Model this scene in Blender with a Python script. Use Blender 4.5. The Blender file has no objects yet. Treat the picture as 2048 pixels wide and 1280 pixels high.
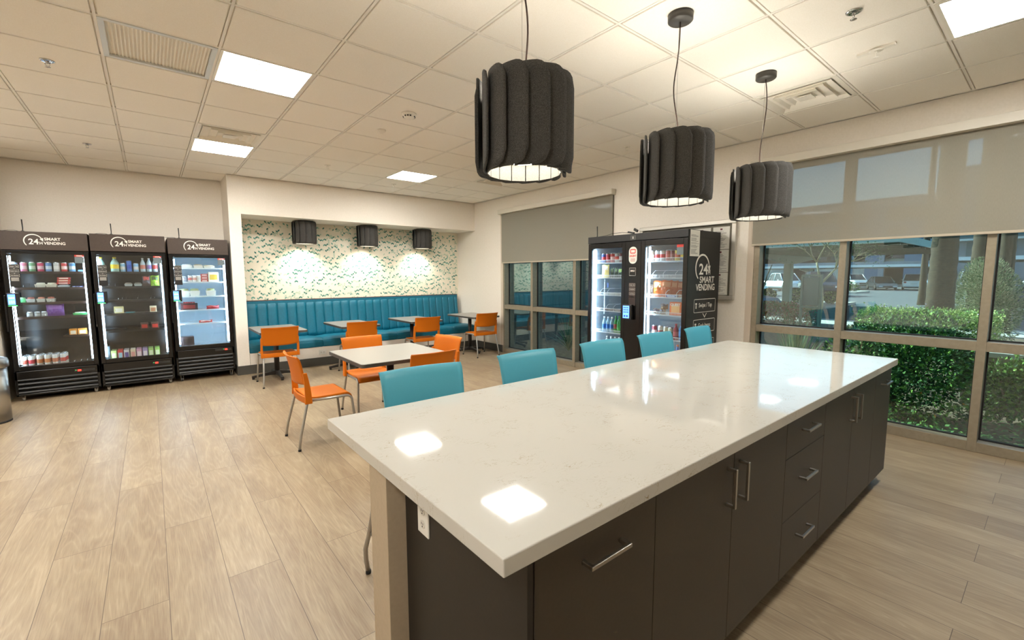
import bpy, math, random
from math import sin, cos, pi, radians, sqrt
from mathutils import Vector, Matrix
C = bpy.context.scene.collection
SC = bpy.context.scene

# ------------------------------------------------------------------ camera
YAW, PITCH, ROLL, H0 = 0.6807, 0.0989, -0.003, 1.51
f_ = Vector((sin(YAW)*cos(PITCH), cos(YAW)*cos(PITCH), -sin(PITCH)))
r0 = Vector((cos(YAW), -sin(YAW), 0)); u0 = r0.cross(f_)
r_ = r0*cos(ROLL)+u0*sin(ROLL); u_ = -r0*sin(ROLL)+u0*cos(ROLL)
cam = bpy.data.cameras.new('camera'); co = bpy.data.objects.new('camera', cam); C.objects.link(co)
M = Matrix((r_, u_, -f_)).transposed().to_4x4(); M.translation = (0, 0, H0)
co.matrix_world = M
cam.sensor_width = 36; cam.lens = 890.55*36/2048; cam.clip_start = .02; cam.clip_end = 300
SC.camera = co

# ------------------------------------------------------------------ world, sun, exposure
SC.view_settings.view_transform = 'Standard'; SC.view_settings.look = 'None'
SC.view_settings.gamma = 1; SC.view_settings.use_curve_mapping = False
SC.view_settings.exposure = 1.40
SC.cycles.use_denoising = True
SC.cycles.max_bounces = 10; SC.cycles.diffuse_bounces = 5; SC.cycles.glossy_bounces = 5
SC.cycles.transparent_max_bounces = 24; SC.cycles.transmission_bounces = 4
SC.cycles.caustics_reflective = False; SC.cycles.caustics_refractive = False
SC.cycles.sample_clamp_indirect = 6
W = bpy.data.worlds.new('world'); SC.world = W; W.use_nodes = True
wn = W.node_tree; bg = wn.nodes['Background']
sky = wn.nodes.new('ShaderNodeTexSky'); sky.sky_type = 'NISHITA'; sky.sun_disc = False
sky.sun_elevation = radians(34); sky.sun_rotation = radians(10); sky.altitude = 300; sky.dust_density = 2.0
wn.links.new(sky.outputs[0], bg.inputs[0]); bg.inputs[1].default_value = 0.155
SUN_DIR = Vector((-.12, -.80, -.56)).normalized()      # the sun stands to the left of the windows, along the facade
sl = bpy.data.lights.new('sun', 'SUN'); sl.energy = 6.0; sl.angle = radians(.6); sl.color = (1, .95, .84)
so = bpy.data.objects.new('sun', sl); C.objects.link(so); so.rotation_euler = SUN_DIR.to_track_quat('-Z', 'Y').to_euler()

TROFFER, PENDANT_DOWN, PENDANT_UP, SCONCE, LED = 23.5, 5.0, 25.0, 19.0, 20.0

# ------------------------------------------------------------------ helpers
def lin(c):
    return tuple((v/255/12.92 if v/255 <= .04045 else ((v/255+.055)/1.055)**2.4) for v in c)
MATS = {}
def mat(name, col=(200, 200, 200), rough=.5, metal=0, emit=0, spec=.5, alpha=None, coat=0):
    key = (name, col, rough, metal, emit)
    if key in MATS: return MATS[key]
    m = bpy.data.materials.new(name); m.use_nodes = True
    b = m.node_tree.nodes['Principled BSDF']; c = (*lin(col), 1)
    b.inputs['Base Color'].default_value = c; b.inputs['Roughness'].default_value = rough
    b.inputs['Metallic'].default_value = metal; b.inputs['Specular IOR Level'].default_value = spec
    if coat: b.inputs['Coat Weight'].default_value = coat; b.inputs['Coat Roughness'].default_value = .1
    if emit:
        b.inputs['Emission Color'].default_value = c; b.inputs['Emission Strength'].default_value = emit
    MATS[key] = m
    return m
def nt(m): return m.node_tree, m.node_tree.nodes, m.node_tree.links, m.node_tree.nodes['Principled BSDF']
def noise_mat(name, c1, c2, scale, rough=.6, detail=3, bump=0, stretch=None, lo=.35, hi=.65, metal=0):
    if name in MATS: return MATS[name]
    m = mat(name, c1, rough, metal); n_, N, L, b = nt(m)
    tc = N.new('ShaderNodeTexCoord'); mp = N.new('ShaderNodeMapping'); nz = N.new('ShaderNodeTexNoise')
    if stretch: mp.inputs['Scale'].default_value = stretch
    L.new(tc.outputs['Object'], mp.inputs[0]); L.new(mp.outputs[0], nz.inputs['Vector'])
    nz.inputs['Scale'].default_value = scale; nz.inputs['Detail'].default_value = detail
    cr = N.new('ShaderNodeValToRGB'); L.new(nz.outputs['Fac'], cr.inputs[0])
    cr.color_ramp.elements[0].position = lo; cr.color_ramp.elements[1].position = hi
    cr.color_ramp.elements[0].color = (*lin(c1), 1); cr.color_ramp.elements[1].color = (*lin(c2), 1)
    L.new(cr.outputs[0], b.inputs['Base Color'])
    if bump:
        bp = N.new('ShaderNodeBump'); bp.inputs['Strength'].default_value = bump; bp.inputs['Distance'].default_value = .002
        L.new(nz.outputs['Fac'], bp.inputs['Height']); L.new(bp.outputs[0], b.inputs['Normal'])
    MATS[name] = m
    return m
def glass_mat(name, tint, refl, rmax=.6):
    m = bpy.data.materials.new(name); m.use_nodes = True; t = m.node_tree; N, L = t.nodes, t.links
    for n in list(N): N.remove(n)
    o = N.new('ShaderNodeOutputMaterial'); mx = N.new('ShaderNodeMixShader'); tr = N.new('ShaderNodeBsdfTransparent')
    gl = N.new('ShaderNodeBsdfGlossy'); gl.inputs['Roughness'].default_value = 0.0; gl.inputs['Color'].default_value = (1, 1, 1, 1)
    tr.inputs['Color'].default_value = (*tint, 1)
    lw = N.new('ShaderNodeLayerWeight'); lw.inputs['Blend'].default_value = .25
    mr = N.new('ShaderNodeMapRange'); mr.inputs['To Min'].default_value = refl; mr.inputs['To Max'].default_value = rmax
    L.new(lw.outputs['Fresnel'], mr.inputs['Value']); L.new(mr.outputs[0], mx.inputs[0])
    L.new(tr.outputs[0], mx.inputs[1]); L.new(gl.outputs[0], mx.inputs[2]); L.new(mx.outputs[0], o.inputs[0])
    return m

class MB:
    def __init__(s): s.v = []; s.f = []; s.m = []; s.sm = []
    def add(s, vs, fs, mi=0, smooth=False):
        o = len(s.v); s.v += [tuple(v) for v in vs]
        for f in fs: s.f.append([i+o for i in f]); s.m.append(mi); s.sm.append(smooth)
        return s
    def box(s, x0, x1, y0, y1, z0, z1, mi=0):
        vs = [(x, y, z) for z in (z0, z1) for y in (y0, y1) for x in (x0, x1)]
        return s.add(vs, [(0, 2, 3, 1), (4, 5, 7, 6), (0, 1, 5, 4), (2, 6, 7, 3), (0, 4, 6, 2), (1, 3, 7, 5)], mi)
    def obox(s, c, ax, ay, az, mi=0):
        c, ax, ay, az = map(Vector, (c, ax, ay, az))
        vs = [c+ax*a+ay*b+az*d for d in (-1, 1) for b in (-1, 1) for a in (-1, 1)]
        return s.add(vs, [(0, 2, 3, 1), (4, 5, 7, 6), (0, 1, 5, 4), (2, 6, 7, 3), (0, 4, 6, 2), (1, 3, 7, 5)], mi)
    def tube(s, pts, r, seg=8, mi=0, caps=True, smooth=True):
        pts = [Vector(p) for p in pts]; n = len(pts)
        rs = r if isinstance(r, (list, tuple)) else [r]*n
        up = None; base = len(s.v); vs = []
        for i, p in enumerate(pts):
            d = (pts[min(i+1, n-1)]-pts[max(i-1, 0)]).normalized()
            if up is None: up = Vector((0, 0, 1)) if abs(d.z) < .9 else Vector((1, 0, 0))
            a = d.cross(up).normalized(); up = a.cross(d).normalized()
            for k in range(seg):
                t = 2*pi*k/seg; vs.append(p+(a*cos(t)+up*sin(t))*rs[i])
        fs = [(i*seg+k, i*seg+(k+1) % seg, (i+1)*seg+(k+1) % seg, (i+1)*seg+k) for i in range(n-1) for k in range(seg)]
        s.add(vs, fs, mi, smooth)
        if caps:
            s.f.append([base+k for k in range(seg)][::-1]); s.m.append(mi); s.sm.append(False)
            s.f.append([base+(n-1)*seg+k for k in range(seg)]); s.m.append(mi); s.sm.append(False)
        return s
    def lathe(s, prof, c=(0, 0, 0), seg=24, mi=0, smooth=True, sx=1, sy=1, a0=0, a1=2*pi):
        full = abs(a1-a0-2*pi) < 1e-6; ns = seg if full else seg+1
        vs = [(c[0]+r*cos(a0+(a1-a0)*k/seg)*sx, c[1]+r*sin(a0+(a1-a0)*k/seg)*sy, c[2]+z) for r, z in prof for k in range(ns)]
        fs = []
        for i in range(len(prof)-1):
            for k in range(seg):
                k2 = (k+1) % ns if full else k+1
                fs.append((i*ns+k, i*ns+k2, (i+1)*ns+k2, (i+1)*ns+k))
        mis = mi if isinstance(mi, (list, tuple)) else None
        if mis:
            o = len(s.v); s.v += vs
            for q, f in enumerate(fs): s.f.append([i+o for i in f]); s.m.append(mis[q//seg]); s.sm.append(smooth)
        else: s.add(vs, fs, mi, smooth)
        return s
    def disc(s, c, r, seg=24, mi=0, up=True):
        vs = [(c[0]+r*cos(2*pi*k/seg), c[1]+r*sin(2*pi*k/seg), c[2]) for k in range(seg)]
        f = list(range(seg))
        return s.add(vs, [f if up else f[::-1]], mi)
    def prism(s, poly, ax, d0, d1, mi=0):
        """extrude a 2-D polygon along axis ax (0,1,2)"""
        n = len(poly)
        def P(a, b, d): return ((d, a, b), (a, d, b), (a, b, d))[ax]
        vs = [P(a, b, d0) for a, b in poly]+[P(a, b, d1) for a, b in poly]
        fs = [tuple(range(n))[::-1], tuple(range(n, 2*n))]+[(i, (i+1) % n, n+(i+1) % n, n+i) for i in range(n)]
        return s.add(vs, fs, mi)
    def sheet(s, fn, nu, nv, t, mi=0, smooth=True, rim=None):
        """grid surface fn(u,v)->(point, normal) given thickness t"""
        P = []; Q = []
        for j in range(nv+1):
            for i in range(nu+1):
                p, n = fn(i/nu, j/nv); p = Vector(p); n = Vector(n).normalized(); P.append(p); Q.append(p-n*t)
        w = nu+1; o = len(P)
        fs = [(j*w+i, j*w+i+1, (j+1)*w+i+1, (j+1)*w+i) for j in range(nv) for i in range(nu)]
        bs = [tuple(k+o for k in reversed(f)) for f in fs]
        s.add(P+Q, fs+bs, mi, smooth)
        b0 = len(s.v)-2*o
        ring = [i for i in range(w)]+[j*w+nu for j in range(1, nv+1)]+[nv*w+i for i in range(nu-1, -1, -1)]+[j*w for j in range(nv-1, 0, -1)]
        for k in range(len(ring)):
            a, b = ring[k], ring[(k+1) % len(ring)]
            s.f.append([b0+b, b0+a, b0+a+o, b0+b+o]); s.m.append(mi if rim is None else rim); s.sm.append(False)
        return s
    def xf(s, M, start=0):
        s.v = s.v[:start]+[tuple(M @ Vector(v)) for v in s.v[start:]]; return s
    def build(s, name, mats, parent=None, bevel=0, seg=2, recalc=True, autosm=False):
        me = bpy.data.meshes.new(name); me.from_pydata(s.v, [], s.f)
        if not isinstance(mats, (list, tuple)): mats = [mats]
        for m in mats: me.materials.append(m)
        me.polygons.foreach_set('material_index', s.m); me.polygons.foreach_set('use_smooth', s.sm)
        if recalc:
            import bmesh
            bm = bmesh.new(); bm.from_mesh(me); bmesh.ops.recalc_face_normals(bm, faces=bm.faces); bm.to_mesh(me); bm.free()
        me.update()
        o = bpy.data.objects.new(name, me); C.objects.link(o)
        if parent: o.parent = parent
        if bevel:
            b = o.modifiers.new('edge', 'BEVEL'); b.width = bevel; b.segments = seg; b.limit_method = 'ANGLE'; b.angle_limit = radians(40)
        return o
def Bx(x0, x1, y0, y1, z0, z1): return MB().box(x0, x1, y0, y1, z0, z1)
def tag(o, label=None, cat=None, group=None, kind=None):
    if label: o['label'] = label
    if cat: o['category'] = cat
    if group: o['group'] = group
    if kind: o['kind'] = kind
    return o
def thing(name, loc, label, cat, group=None, rz=0):
    o = bpy.data.objects.new(name, None); C.objects.link(o); o.location = loc; o.rotation_euler = (0, 0, rz)
    o.empty_display_size = .1
    return tag(o, label, cat, group)
def st(o): o['kind'] = 'structure'; return o
KIDS = {}
def dup(o, loc=None, rz=None, label=None, parent=None):
    c = o.copy(); C.objects.link(c)
    if parent: c.parent = parent
    for ch in list(o.children): dup(ch, parent=c)
    if loc is not None: c.location = loc
    if rz is not None: c.rotation_euler = (0, 0, rz)
    if label: c['label'] = label
    return c
def text_mesh(txt, size, bold=0, space=1.0, font_ex=.001):
    cu = bpy.data.curves.new('t', 'FONT'); cu.body = txt; cu.size = size; cu.offset = bold; cu.extrude = 0; cu.resolution_u = 5
    cu.align_x = 'LEFT'; cu.space_character = space
    o = bpy.data.objects.new('t', cu); C.objects.link(o)
    dg = bpy.context.evaluated_depsgraph_get(); me = bpy.data.meshes.new_from_object(o.evaluated_get(dg))
    vs = [tuple(v.co) for v in me.vertices]; fs = [tuple(p.vertices) for p in me.polygons]
    bpy.data.objects.remove(o); bpy.data.meshes.remove(me); bpy.data.curves.remove(cu)
    return vs, fs
def add_text(mb, txt, size, x, z, bold=0, sx=1, mi=0, width=None, y=0):
    """text standing in the local x-z plane, facing -y"""
    vs, fs = text_mesh(txt, size, bold)
    xs = [v[0] for v in vs]; w = max(xs)-min(xs); x0 = min(xs)
    k = width/w if width else sx
    mb.add([(x+(v[0]-x0)*k, y, z+v[1]) for v in vs], fs, mi)
def rrect(x0, x1, z0, z1, r, n=4):
    pts = []
    for cx, cz, a in ((x1-r, z1-r, 0), (x0+r, z1-r, 90), (x0+r, z0+r, 180), (x1-r, z0+r, 270)):
        for k in range(n+1):
            t = radians(a+90*k/n); pts.append((cx+r*cos(t), cz+r*sin(t)))
    return pts
def outline(mb, x0, x1, z0, z1, r, w, y, mi=0):
    a = rrect(x0, x1, z0, z1, r); b = rrect(x0+w, x1-w, z0+w, z1-w, max(r-w, .001)); n = len(a)
    mb.add([(p[0], y, p[1]) for p in a]+[(p[0], y, p[1]) for p in b]+[(p[0], y+.002, p[1]) for p in a]+[(p[0], y+.002, p[1]) for p in b],
           [(i, (i+1) % n, n+(i+1) % n, n+i) for i in range(n)]+[(i, (i+1) % n, 2*n+(i+1) % n, 2*n+i) for i in range(n)], mi)
def arc_arrow(mb, cx, cz, r, w, a0, a1, y=0, mi=0, sx=1):
    """ring segment from angle a0 clockwise to a1, tapering, ending in an arrow head"""
    n = 28; pts = []
    for k in range(n+1):
        t = radians(a0+(a1-a0)*k/n); ww = w*(.55+.6*sin(pi*min(k/n*.8+.1, 1)))
        pts += [(cx+(r+ww/2)*cos(t)*sx, y, cz+(r+ww/2)*sin(t)), (cx+(r-ww/2)*cos(t)*sx, y, cz+(r-ww/2)*sin(t))]
    mb.add(pts, [(2*k, 2*k+1, 2*k+3, 2*k+2) for k in range(n)], mi)
    t = radians(a1); d = Vector((sin(t), -cos(t))); o = Vector((cos(t), sin(t))); c = Vector((cx, cz))+o*r
    tri = [c+o*w*1.7-d*w*.3, c-o*w*1.7-d*w*.3, c+d*w*3.4]
    mb.add([(cx+(p.x-cx)*sx, y, p.y) for p in tri], [(0, 1, 2)], mi)

# ------------------------------------------------------------------ shared numbers (metres)
HC, XW, YS, YB, G = 3.015, 5.372, 7.87, 8.55, .6096
GX, GY = -.7607, 3.6292
X_L, Y_F = -3.6, -2.6
XG = XW+.125                                             # glass plane of the windows

# ------------------------------------------------------------------ materials
M_wall = noise_mat('painted_wall', (232, 225, 213), (236, 229, 218), 60, .85, bump=.05)
M_white = mat('white_paint', (228, 226, 218), .5)
M_base = mat('charcoal_rubber', (74, 72, 66), .6)
M_alu = noise_mat('bronze_anodised_aluminium', (146, 136, 117), (153, 143, 124), 30, .42, metal=.35)
M_tile = noise_mat('ceiling_tile', (243, 238, 228), (248, 244, 236), 220, .95, bump=.15)
M_grid = mat('ceiling_grid_paint', (240, 236, 228), .6)
M_steel = mat('brushed_steel', (176, 172, 164), .3, 1)
M_chrome = mat('chrome', (200, 200, 200), .12, 1)
M_black = mat('black_powder_coat', (18, 17, 16), .42)
M_blackg = mat('black_gloss', (14, 13, 13), .2)
M_rubber = mat('black_rubber', (22, 21, 20), .7)
M_glass = glass_mat('tinted_window_glass', (.68, .86, .87), .07, .6)
M_cglass = glass_mat('cooler_door_glass', (.93, .96, .96), .045, .6)
def floor_mat():
    m = mat('oak_vinyl_plank', (190, 165, 135), .42); n_, N, L, b = nt(m)
    tc = N.new('ShaderNodeTexCoord'); sp = N.new('ShaderNodeSeparateXYZ'); L.new(tc.outputs['Object'], sp.inputs[0])
    def mth(op, a, bb=None, cc=None):
        n = N.new('ShaderNodeMath'); n.operation = op
        for i, v in enumerate((a, bb, cc)):
            if v is None: continue
            if isinstance(v, (int, float)): n.inputs[i].default_value = v
            else: L.new(v, n.inputs[i])
        return n.outputs[0]
    pw, pl = .2365, 1.553
    v = mth('DIVIDE', mth('ADD', sp.outputs[0], .0245), pw); row = mth('FLOOR', v); fv = mth('FRACT', v)
    par = mth('MODULO', mth('ADD', row, 100.), 2.)
    u = mth('ADD', mth('DIVIDE', mth('SUBTRACT', sp.outputs[1], 3.293), pl), mth('MULTIPLY', par, .4875))
    ui = mth('FLOOR', u); fu = mth('FRACT', u)
    cx = N.new('ShaderNodeCombineXYZ'); L.new(row, cx.inputs[0]); L.new(ui, cx.inputs[1])
    wn_ = N.new('ShaderNodeTexWhiteNoise'); wn_.noise_dimensions = '3D'; L.new(cx.outputs[0], wn_.inputs['Vector'])
    # grain coordinates: stretched along the plank and shifted per plank
    off = N.new('ShaderNodeVectorMath'); off.operation = 'SCALE'; L.new(wn_.outputs['Color'], off.inputs[0]); off.inputs['Scale'].default_value = 40
    ad = N.new('ShaderNodeVectorMath'); ad.operation = 'ADD'; L.new(tc.outputs['Object'], ad.inputs[0]); L.new(off.outputs[0], ad.inputs[1])
    mp = N.new('ShaderNodeMapping'); mp.inputs['Scale'].default_value = (6.5, .75, 1); L.new(ad.outputs[0], mp.inputs[0])
    n1 = N.new('ShaderNodeTexNoise'); n1.inputs['Scale'].default_value = 1.0; n1.inputs['Detail'].default_value = 2; n1.inputs['Distortion'].default_value = .8
    L.new(mp.outputs[0], n1.inputs['Vector'])
    rings = mth('FRACT', mth('MULTIPLY', n1.outputs['Fac'], 11.0))
    rings = mth('ABSOLUTE', mth('SUBTRACT', mth('MULTIPLY', rings, 2.), 1.))
    mp2 = N.new('ShaderNodeMapping'); mp2.inputs['Scale'].default_value = (210, 9, 1); L.new(ad.outputs[0], mp2.inputs[0])
    n2 = N.new('ShaderNodeTexNoise'); n2.inputs['Scale'].default_value = 1.0; n2.inputs['Detail'].default_value = 4; L.new(mp2.outputs[0], n2.inputs['Vector'])
    mp3 = N.new('ShaderNodeMapping'); mp3.inputs['Scale'].default_value = (9, 2.2, 1); L.new(ad.outputs[0], mp3.inputs[0])
    n3 = N.new('ShaderNodeTexNoise'); n3.inputs['Scale'].default_value = 1.0; n3.inputs['Detail'].default_value = 3; L.new(mp3.outputs[0], n3.inputs['Vector'])
    tone = mth('ADD', mth('ADD', mth('MULTIPLY', mth('POWER', rings, 2.5), .11), mth('MULTIPLY', n2.outputs['Fac'], .46)), mth('ADD', mth('MULTIPLY', n3.outputs['Fac'], .40), mth('MULTIPLY', wn_.outputs['Value'], .15)))
    cr = N.new('ShaderNodeValToRGB'); L.new(tone, cr.inputs[0])
    e = cr.color_ramp.elements; e[0].position = .36; e[0].color = (*lin((130, 110, 86)), 1); e[1].position = .86; e[1].color = (*lin((178, 160, 132)), 1)
    k = e.new(.6); k.color = (*lin((154, 136, 109)), 1)
    ed = mth('MINIMUM', mth('MULTIPLY', mth('MINIMUM', fv, mth('SUBTRACT', 1., fv)), pw), mth('MULTIPLY', mth('MINIMUM', fu, mth('SUBTRACT', 1., fu)), pl))
    seam = mth('LESS_THAN', ed, .0013)
    mx = N.new('ShaderNodeMix'); mx.data_type = 'RGBA'; L.new(seam, mx.inputs['Factor']); L.new(cr.outputs[0], mx.inputs['A']); mx.inputs['B'].default_value = (*lin((88, 70, 55)), 1)
    L.new(mx.outputs['Result'], b.inputs['Base Color'])
    L.new(mth('ADD', mth('MULTIPLY', n2.outputs['Fac'], .16), .33), b.inputs['Roughness'])
    bp = N.new('ShaderNodeBump'); bp.inputs['Strength'].default_value = .12; bp.inputs['Distance'].default_value = .001
    L.new(mth('SUBTRACT', n2.outputs['Fac'], mth('MULTIPLY', seam, 2.)), bp.inputs['Height']); L.new(bp.outputs[0], b.inputs['Normal'])
    return m
M_floor = floor_mat()
def quartz_mat():
    m = mat('cream_quartz', (192, 190, 182), .05, spec=.32); n_, N, L, b = nt(m)
    tc = N.new('ShaderNodeTexCoord'); mp = N.new('ShaderNodeMapping'); mp.inputs['Scale'].default_value = (1, 2.2, 1); mp.inputs['Rotation'].default_value = (0, 0, .5)
    L.new(tc.outputs['Object'], mp.inputs[0])
    n1 = N.new('ShaderNodeTexNoise'); n1.inputs['Scale'].default_value = 17; n1.inputs['Detail'].default_value = 5; n1.inputs['Distortion'].default_value = 1.4; L.new(mp.outputs[0], n1.inputs['Vector'])
    n2 = N.new('ShaderNodeTexNoise'); n2.inputs['Scale'].default_value = 9; n2.inputs['Detail'].default_value = 2; L.new(tc.outputs['Object'], n2.inputs['Vector'])
    a = N.new('ShaderNodeMath'); a.operation = 'SUBTRACT'; L.new(n1.outputs['Fac'], a.inputs[0]); a.inputs[1].default_value = .5
    ab = N.new('ShaderNodeMath'); ab.operation = 'ABSOLUTE'; L.new(a.outputs[0], ab.inputs[0])
    r1 = N.new('ShaderNodeMapRange'); r1.inputs['From Min'].default_value = .0; r1.inputs['From Max'].default_value = .009; r1.inputs['To Min'].default_value = 1; r1.inputs['To Max'].default_value = 0; L.new(ab.outputs[0], r1.inputs['Value'])
    r2 = N.new('ShaderNodeMapRange'); r2.inputs['From Min'].default_value = .50; r2.inputs['From Max'].default_value = .62; L.new(n2.outputs['Fac'], r2.inputs['Value'])
    mu = N.new('ShaderNodeMath'); mu.operation = 'MULTIPLY'; L.new(r1.outputs[0], mu.inputs[0]); L.new(r2.outputs[0], mu.inputs[1])
    mx = N.new('ShaderNodeMix'); mx.data_type = 'RGBA'; L.new(mu.outputs[0], mx.inputs['Factor'])
    mx.inputs['A'].default_value = (*lin((192, 190, 182)), 1); mx.inputs['B'].default_value = (*lin((150, 132, 98)), 1)
    L.new(mx.outputs['Result'], b.inputs['Base Color'])
    return m
M_quartz = quartz_mat()
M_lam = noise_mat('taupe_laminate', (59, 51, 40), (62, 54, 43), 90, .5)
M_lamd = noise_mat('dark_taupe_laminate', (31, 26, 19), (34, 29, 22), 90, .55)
M_felt = noise_mat('charcoal_felt', (44, 43, 41), (96, 94, 90), 430, .95, detail=4, bump=.25, lo=.38, hi=.72)
M_felt_in = noise_mat('pale_felt_lining', (112, 110, 102), (140, 137, 129), 430, .95, detail=4)
M_orange = noise_mat('orange_plastic', (196, 102, 8), (198, 105, 10), 300, .48, bump=.05); M_orange.node_tree.nodes['Principled BSDF'].inputs['Specular IOR Level'].default_value = .25
M_blue = noise_mat('turquoise_plastic', (74, 158, 178), (76, 161, 181), 300, .4, bump=.05)
M_teal = noise_mat('teal_vinyl', (2, 98, 122), (4, 104, 128), 40, .45, bump=.03)
M_tabletop = mat('cream_laminate', (148, 145, 138), .3)
M_edge = mat('charcoal_edge_band', (66, 62, 56), .5)
M_iron = mat('dark_cast_iron', (52, 48, 44), .45, .3)
M_shade = None

# ================================================================== STRUCTURE
st(Bx(X_L, XG+.02, Y_F, YB, -.12, 0).build('floor', M_floor))
st(Bx(X_L-.15, XG+.1, YB, YB+.15, 0, HC+.2).build('wall_back', M_wall))
st(Bx(.97, 1.13, YS, YB, 0, HC+.02).build('wall_pier', M_wall))
st(Bx(1.13, XW, YS, YB, 2.45, HC+.02).build('wall_soffit', M_wall))
st(Bx(X_L, -1.42, 7.6, YB, 0, HC).build('wall_left_return', M_wall))
st(Bx(X_L-.15, X_L, Y_F, 7.6, 0, HC+.2).build('wall_left', M_wall))
st(Bx(X_L-.15, XG+.1, Y_F-.15, Y_F, 0, HC+.2).build('wall_front', M_wall))
ZH = 2.72                                                # head of the window openings
WL0, WL1, WR1 = 4.24, 6.93, 2.25
w = MB(); w.box(XW, XW+.2, WL1, YB, 0, HC+.2); w.box(XW, XW+.2, WR1, WL0, 0, HC+.2)
w.box(XW, XW+.2, WL0, WL1, ZH, HC+.2); w.box(XW, XW+.2, Y_F, WR1, ZH, HC+.2)
st(w.build('wall_right', M_wall))
# exterior face of the building above and beside
st(Bx(XW+.2, XW+.24, Y_F-6, YB+1, ZH+.05, 3.6).build('wall_outside', mat('stucco', (150, 146, 136), .9)))
# baseboards
st(Bx(.97, XW, YS-.012, YS, 0, .14).build('baseboard_back', M_base, bevel=.003))
st(Bx(.958, .97, YS-.012, YB, 0, .14).build('baseboard_pier', M_base))
b = MB(); b.box(XW-.012, XW, WL1+.0, YS, 0, .14); b.box(XW-.012, XW, WR1, WL0, 0, .14); st(b.build('baseboard_right', M_base))
st(Bx(-1.42, .97, YB-.012, YB, 0, .14).build('baseboard_left', M_base))
# metal corner guards beside the windows
g = MB()
for y in (WL1+.01, WR1+.03): g.box(XW-.004, XW, y-.035, y+.035, .14 if y > 5 else 0, ZH)
st(g.build('trim_2', mat('corner_guard', (204, 190, 172), .4)))

# ceiling: dropped tiles proud of the grid, a shadow gap round each
SKIP = {(2, 0): 'L', (2, 4): 'L', (6, 0): 'L', (6, 4): 'L', (7, -6): 'L', (-2, 0): 'L', (-1, -6): 'L', (-2, 4): 'L', (2, 3): 'D', (8, -4): 'D', (8, 3): 'D', (1, 0): 'R'}
t = MB(); t.box(X_L, XW, Y_F, YB, HC+.014, HC+.05)
for i in range(-5, 11):
    for j in range(-11, 9):
        if (i, j) in SKIP: continue
        x0, x1, y0, y1 = GX+i*G+.015, GX+(i+1)*G-.015, GY+j*G+.015, GY+(j+1)*G-.015
        x0 = max(x0, X_L); x1 = min(x1, XW); y0 = max(y0, Y_F); y1 = min(y1, YB)
        if x1-x0 > .01 and y1-y0 > .01: t.box(x0, x1, y0, y1, HC-.003, HC+.016)
st(t.build('ceiling', M_tile, bevel=.0025, seg=1))
t = MB()
for i in range(-4, 11): t.box(GX+i*G-.0075, GX+i*G+.0075, Y_F, YB, HC, HC+.016)
for j in range(-10, 9): t.box(X_L, XW, GY+j*G-.0075, GY+j*G+.0075, HC+.0005, HC+.016)
st(t.build('trim_1', M_grid))
# wall angle round the ceiling
t = MB(); t.box(XW-.02, XW, Y_F, YS, HC-.003, HC); t.box(.97, XW, YS-.02, YS, HC-.003, HC); t.box(-1.42, .97, YB-.02, YB, HC-.003, HC)
st(t.build('trim_3', M_grid))

# ------------------------------------------------------------------ wallpaper on the alcove wall
def wallpaper():
    rnd = random.Random(7); m = MB(); y = YB-.0015
    x0, x1, z0, z1 = 1.13, XW, 1.05, 2.45
    m.box(x0, x1, y, YB-.0002, z0, z1, 0)
    cw, ch = .0285, .0335; sl_ = cw*.56
    nc = int((x1-x0)/cw); nr = int((z1-z0)/ch)+2
    # a repeat of 38 x 30 cells, filled in short chains along the zigzag
    RW, RH = 38, 30; fill = {}
    for _ in range(330):
        c, r = rnd.randrange(RW), rnd.randrange(RH); tone = rnd.choice((0, 0, 1, 1, 2))
        for k in range(rnd.choice((1, 1, 1, 2, 2, 3))):
            if (c % RW, (r+1) % RH) in fill or (c % RW, (r-1) % RH) in fill: break
            fill[(c % RW, r % RH)] = min(2, tone+(rnd.random() < .25))
            q = rnd.random()
            if q < .75: c += 1
            else: r += 1 if rnd.random() < .5 else -1; c += rnd.choice((0, 1))
        if rnd.random() < .35: fill.setdefault((c % RW, r % RH), 2)
    yy = y-.0004
    for c in range(nc):
        up = c % 2 == 0
        for r in range(nr):
            tn = fill.get((c % RW, (r+(c//RW)*11) % RH))
            if tn is None: continue
            xa = x0+c*cw; xb = xa+cw; zb = z0+r*ch+(ch*.5 if (c//2) % 2 else 0)
            za, zc = (zb, zb+sl_) if up else (zb+sl_, zb)
            h = ch*.80
            if zb+sl_+h > z1 or zb < z0: continue
            m.add([(xa, yy, za), (xb, yy, zc), (xb, yy, zc+h), (xa, yy, za+h)], [(0, 1, 2, 3)], 1+tn)
    o = m.build('wall_covering', [mat('wallpaper_cream', (230, 224, 205), .7), mat('wallpaper_teal', (58, 122, 108), .7), mat('wallpaper_green', (104, 160, 142), .7), mat('wallpaper_pale', (182, 200, 178), .7)], None, recalc=False)
    st(o); o.name = 'wall_alcove_paper'
wallpaper()

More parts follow.
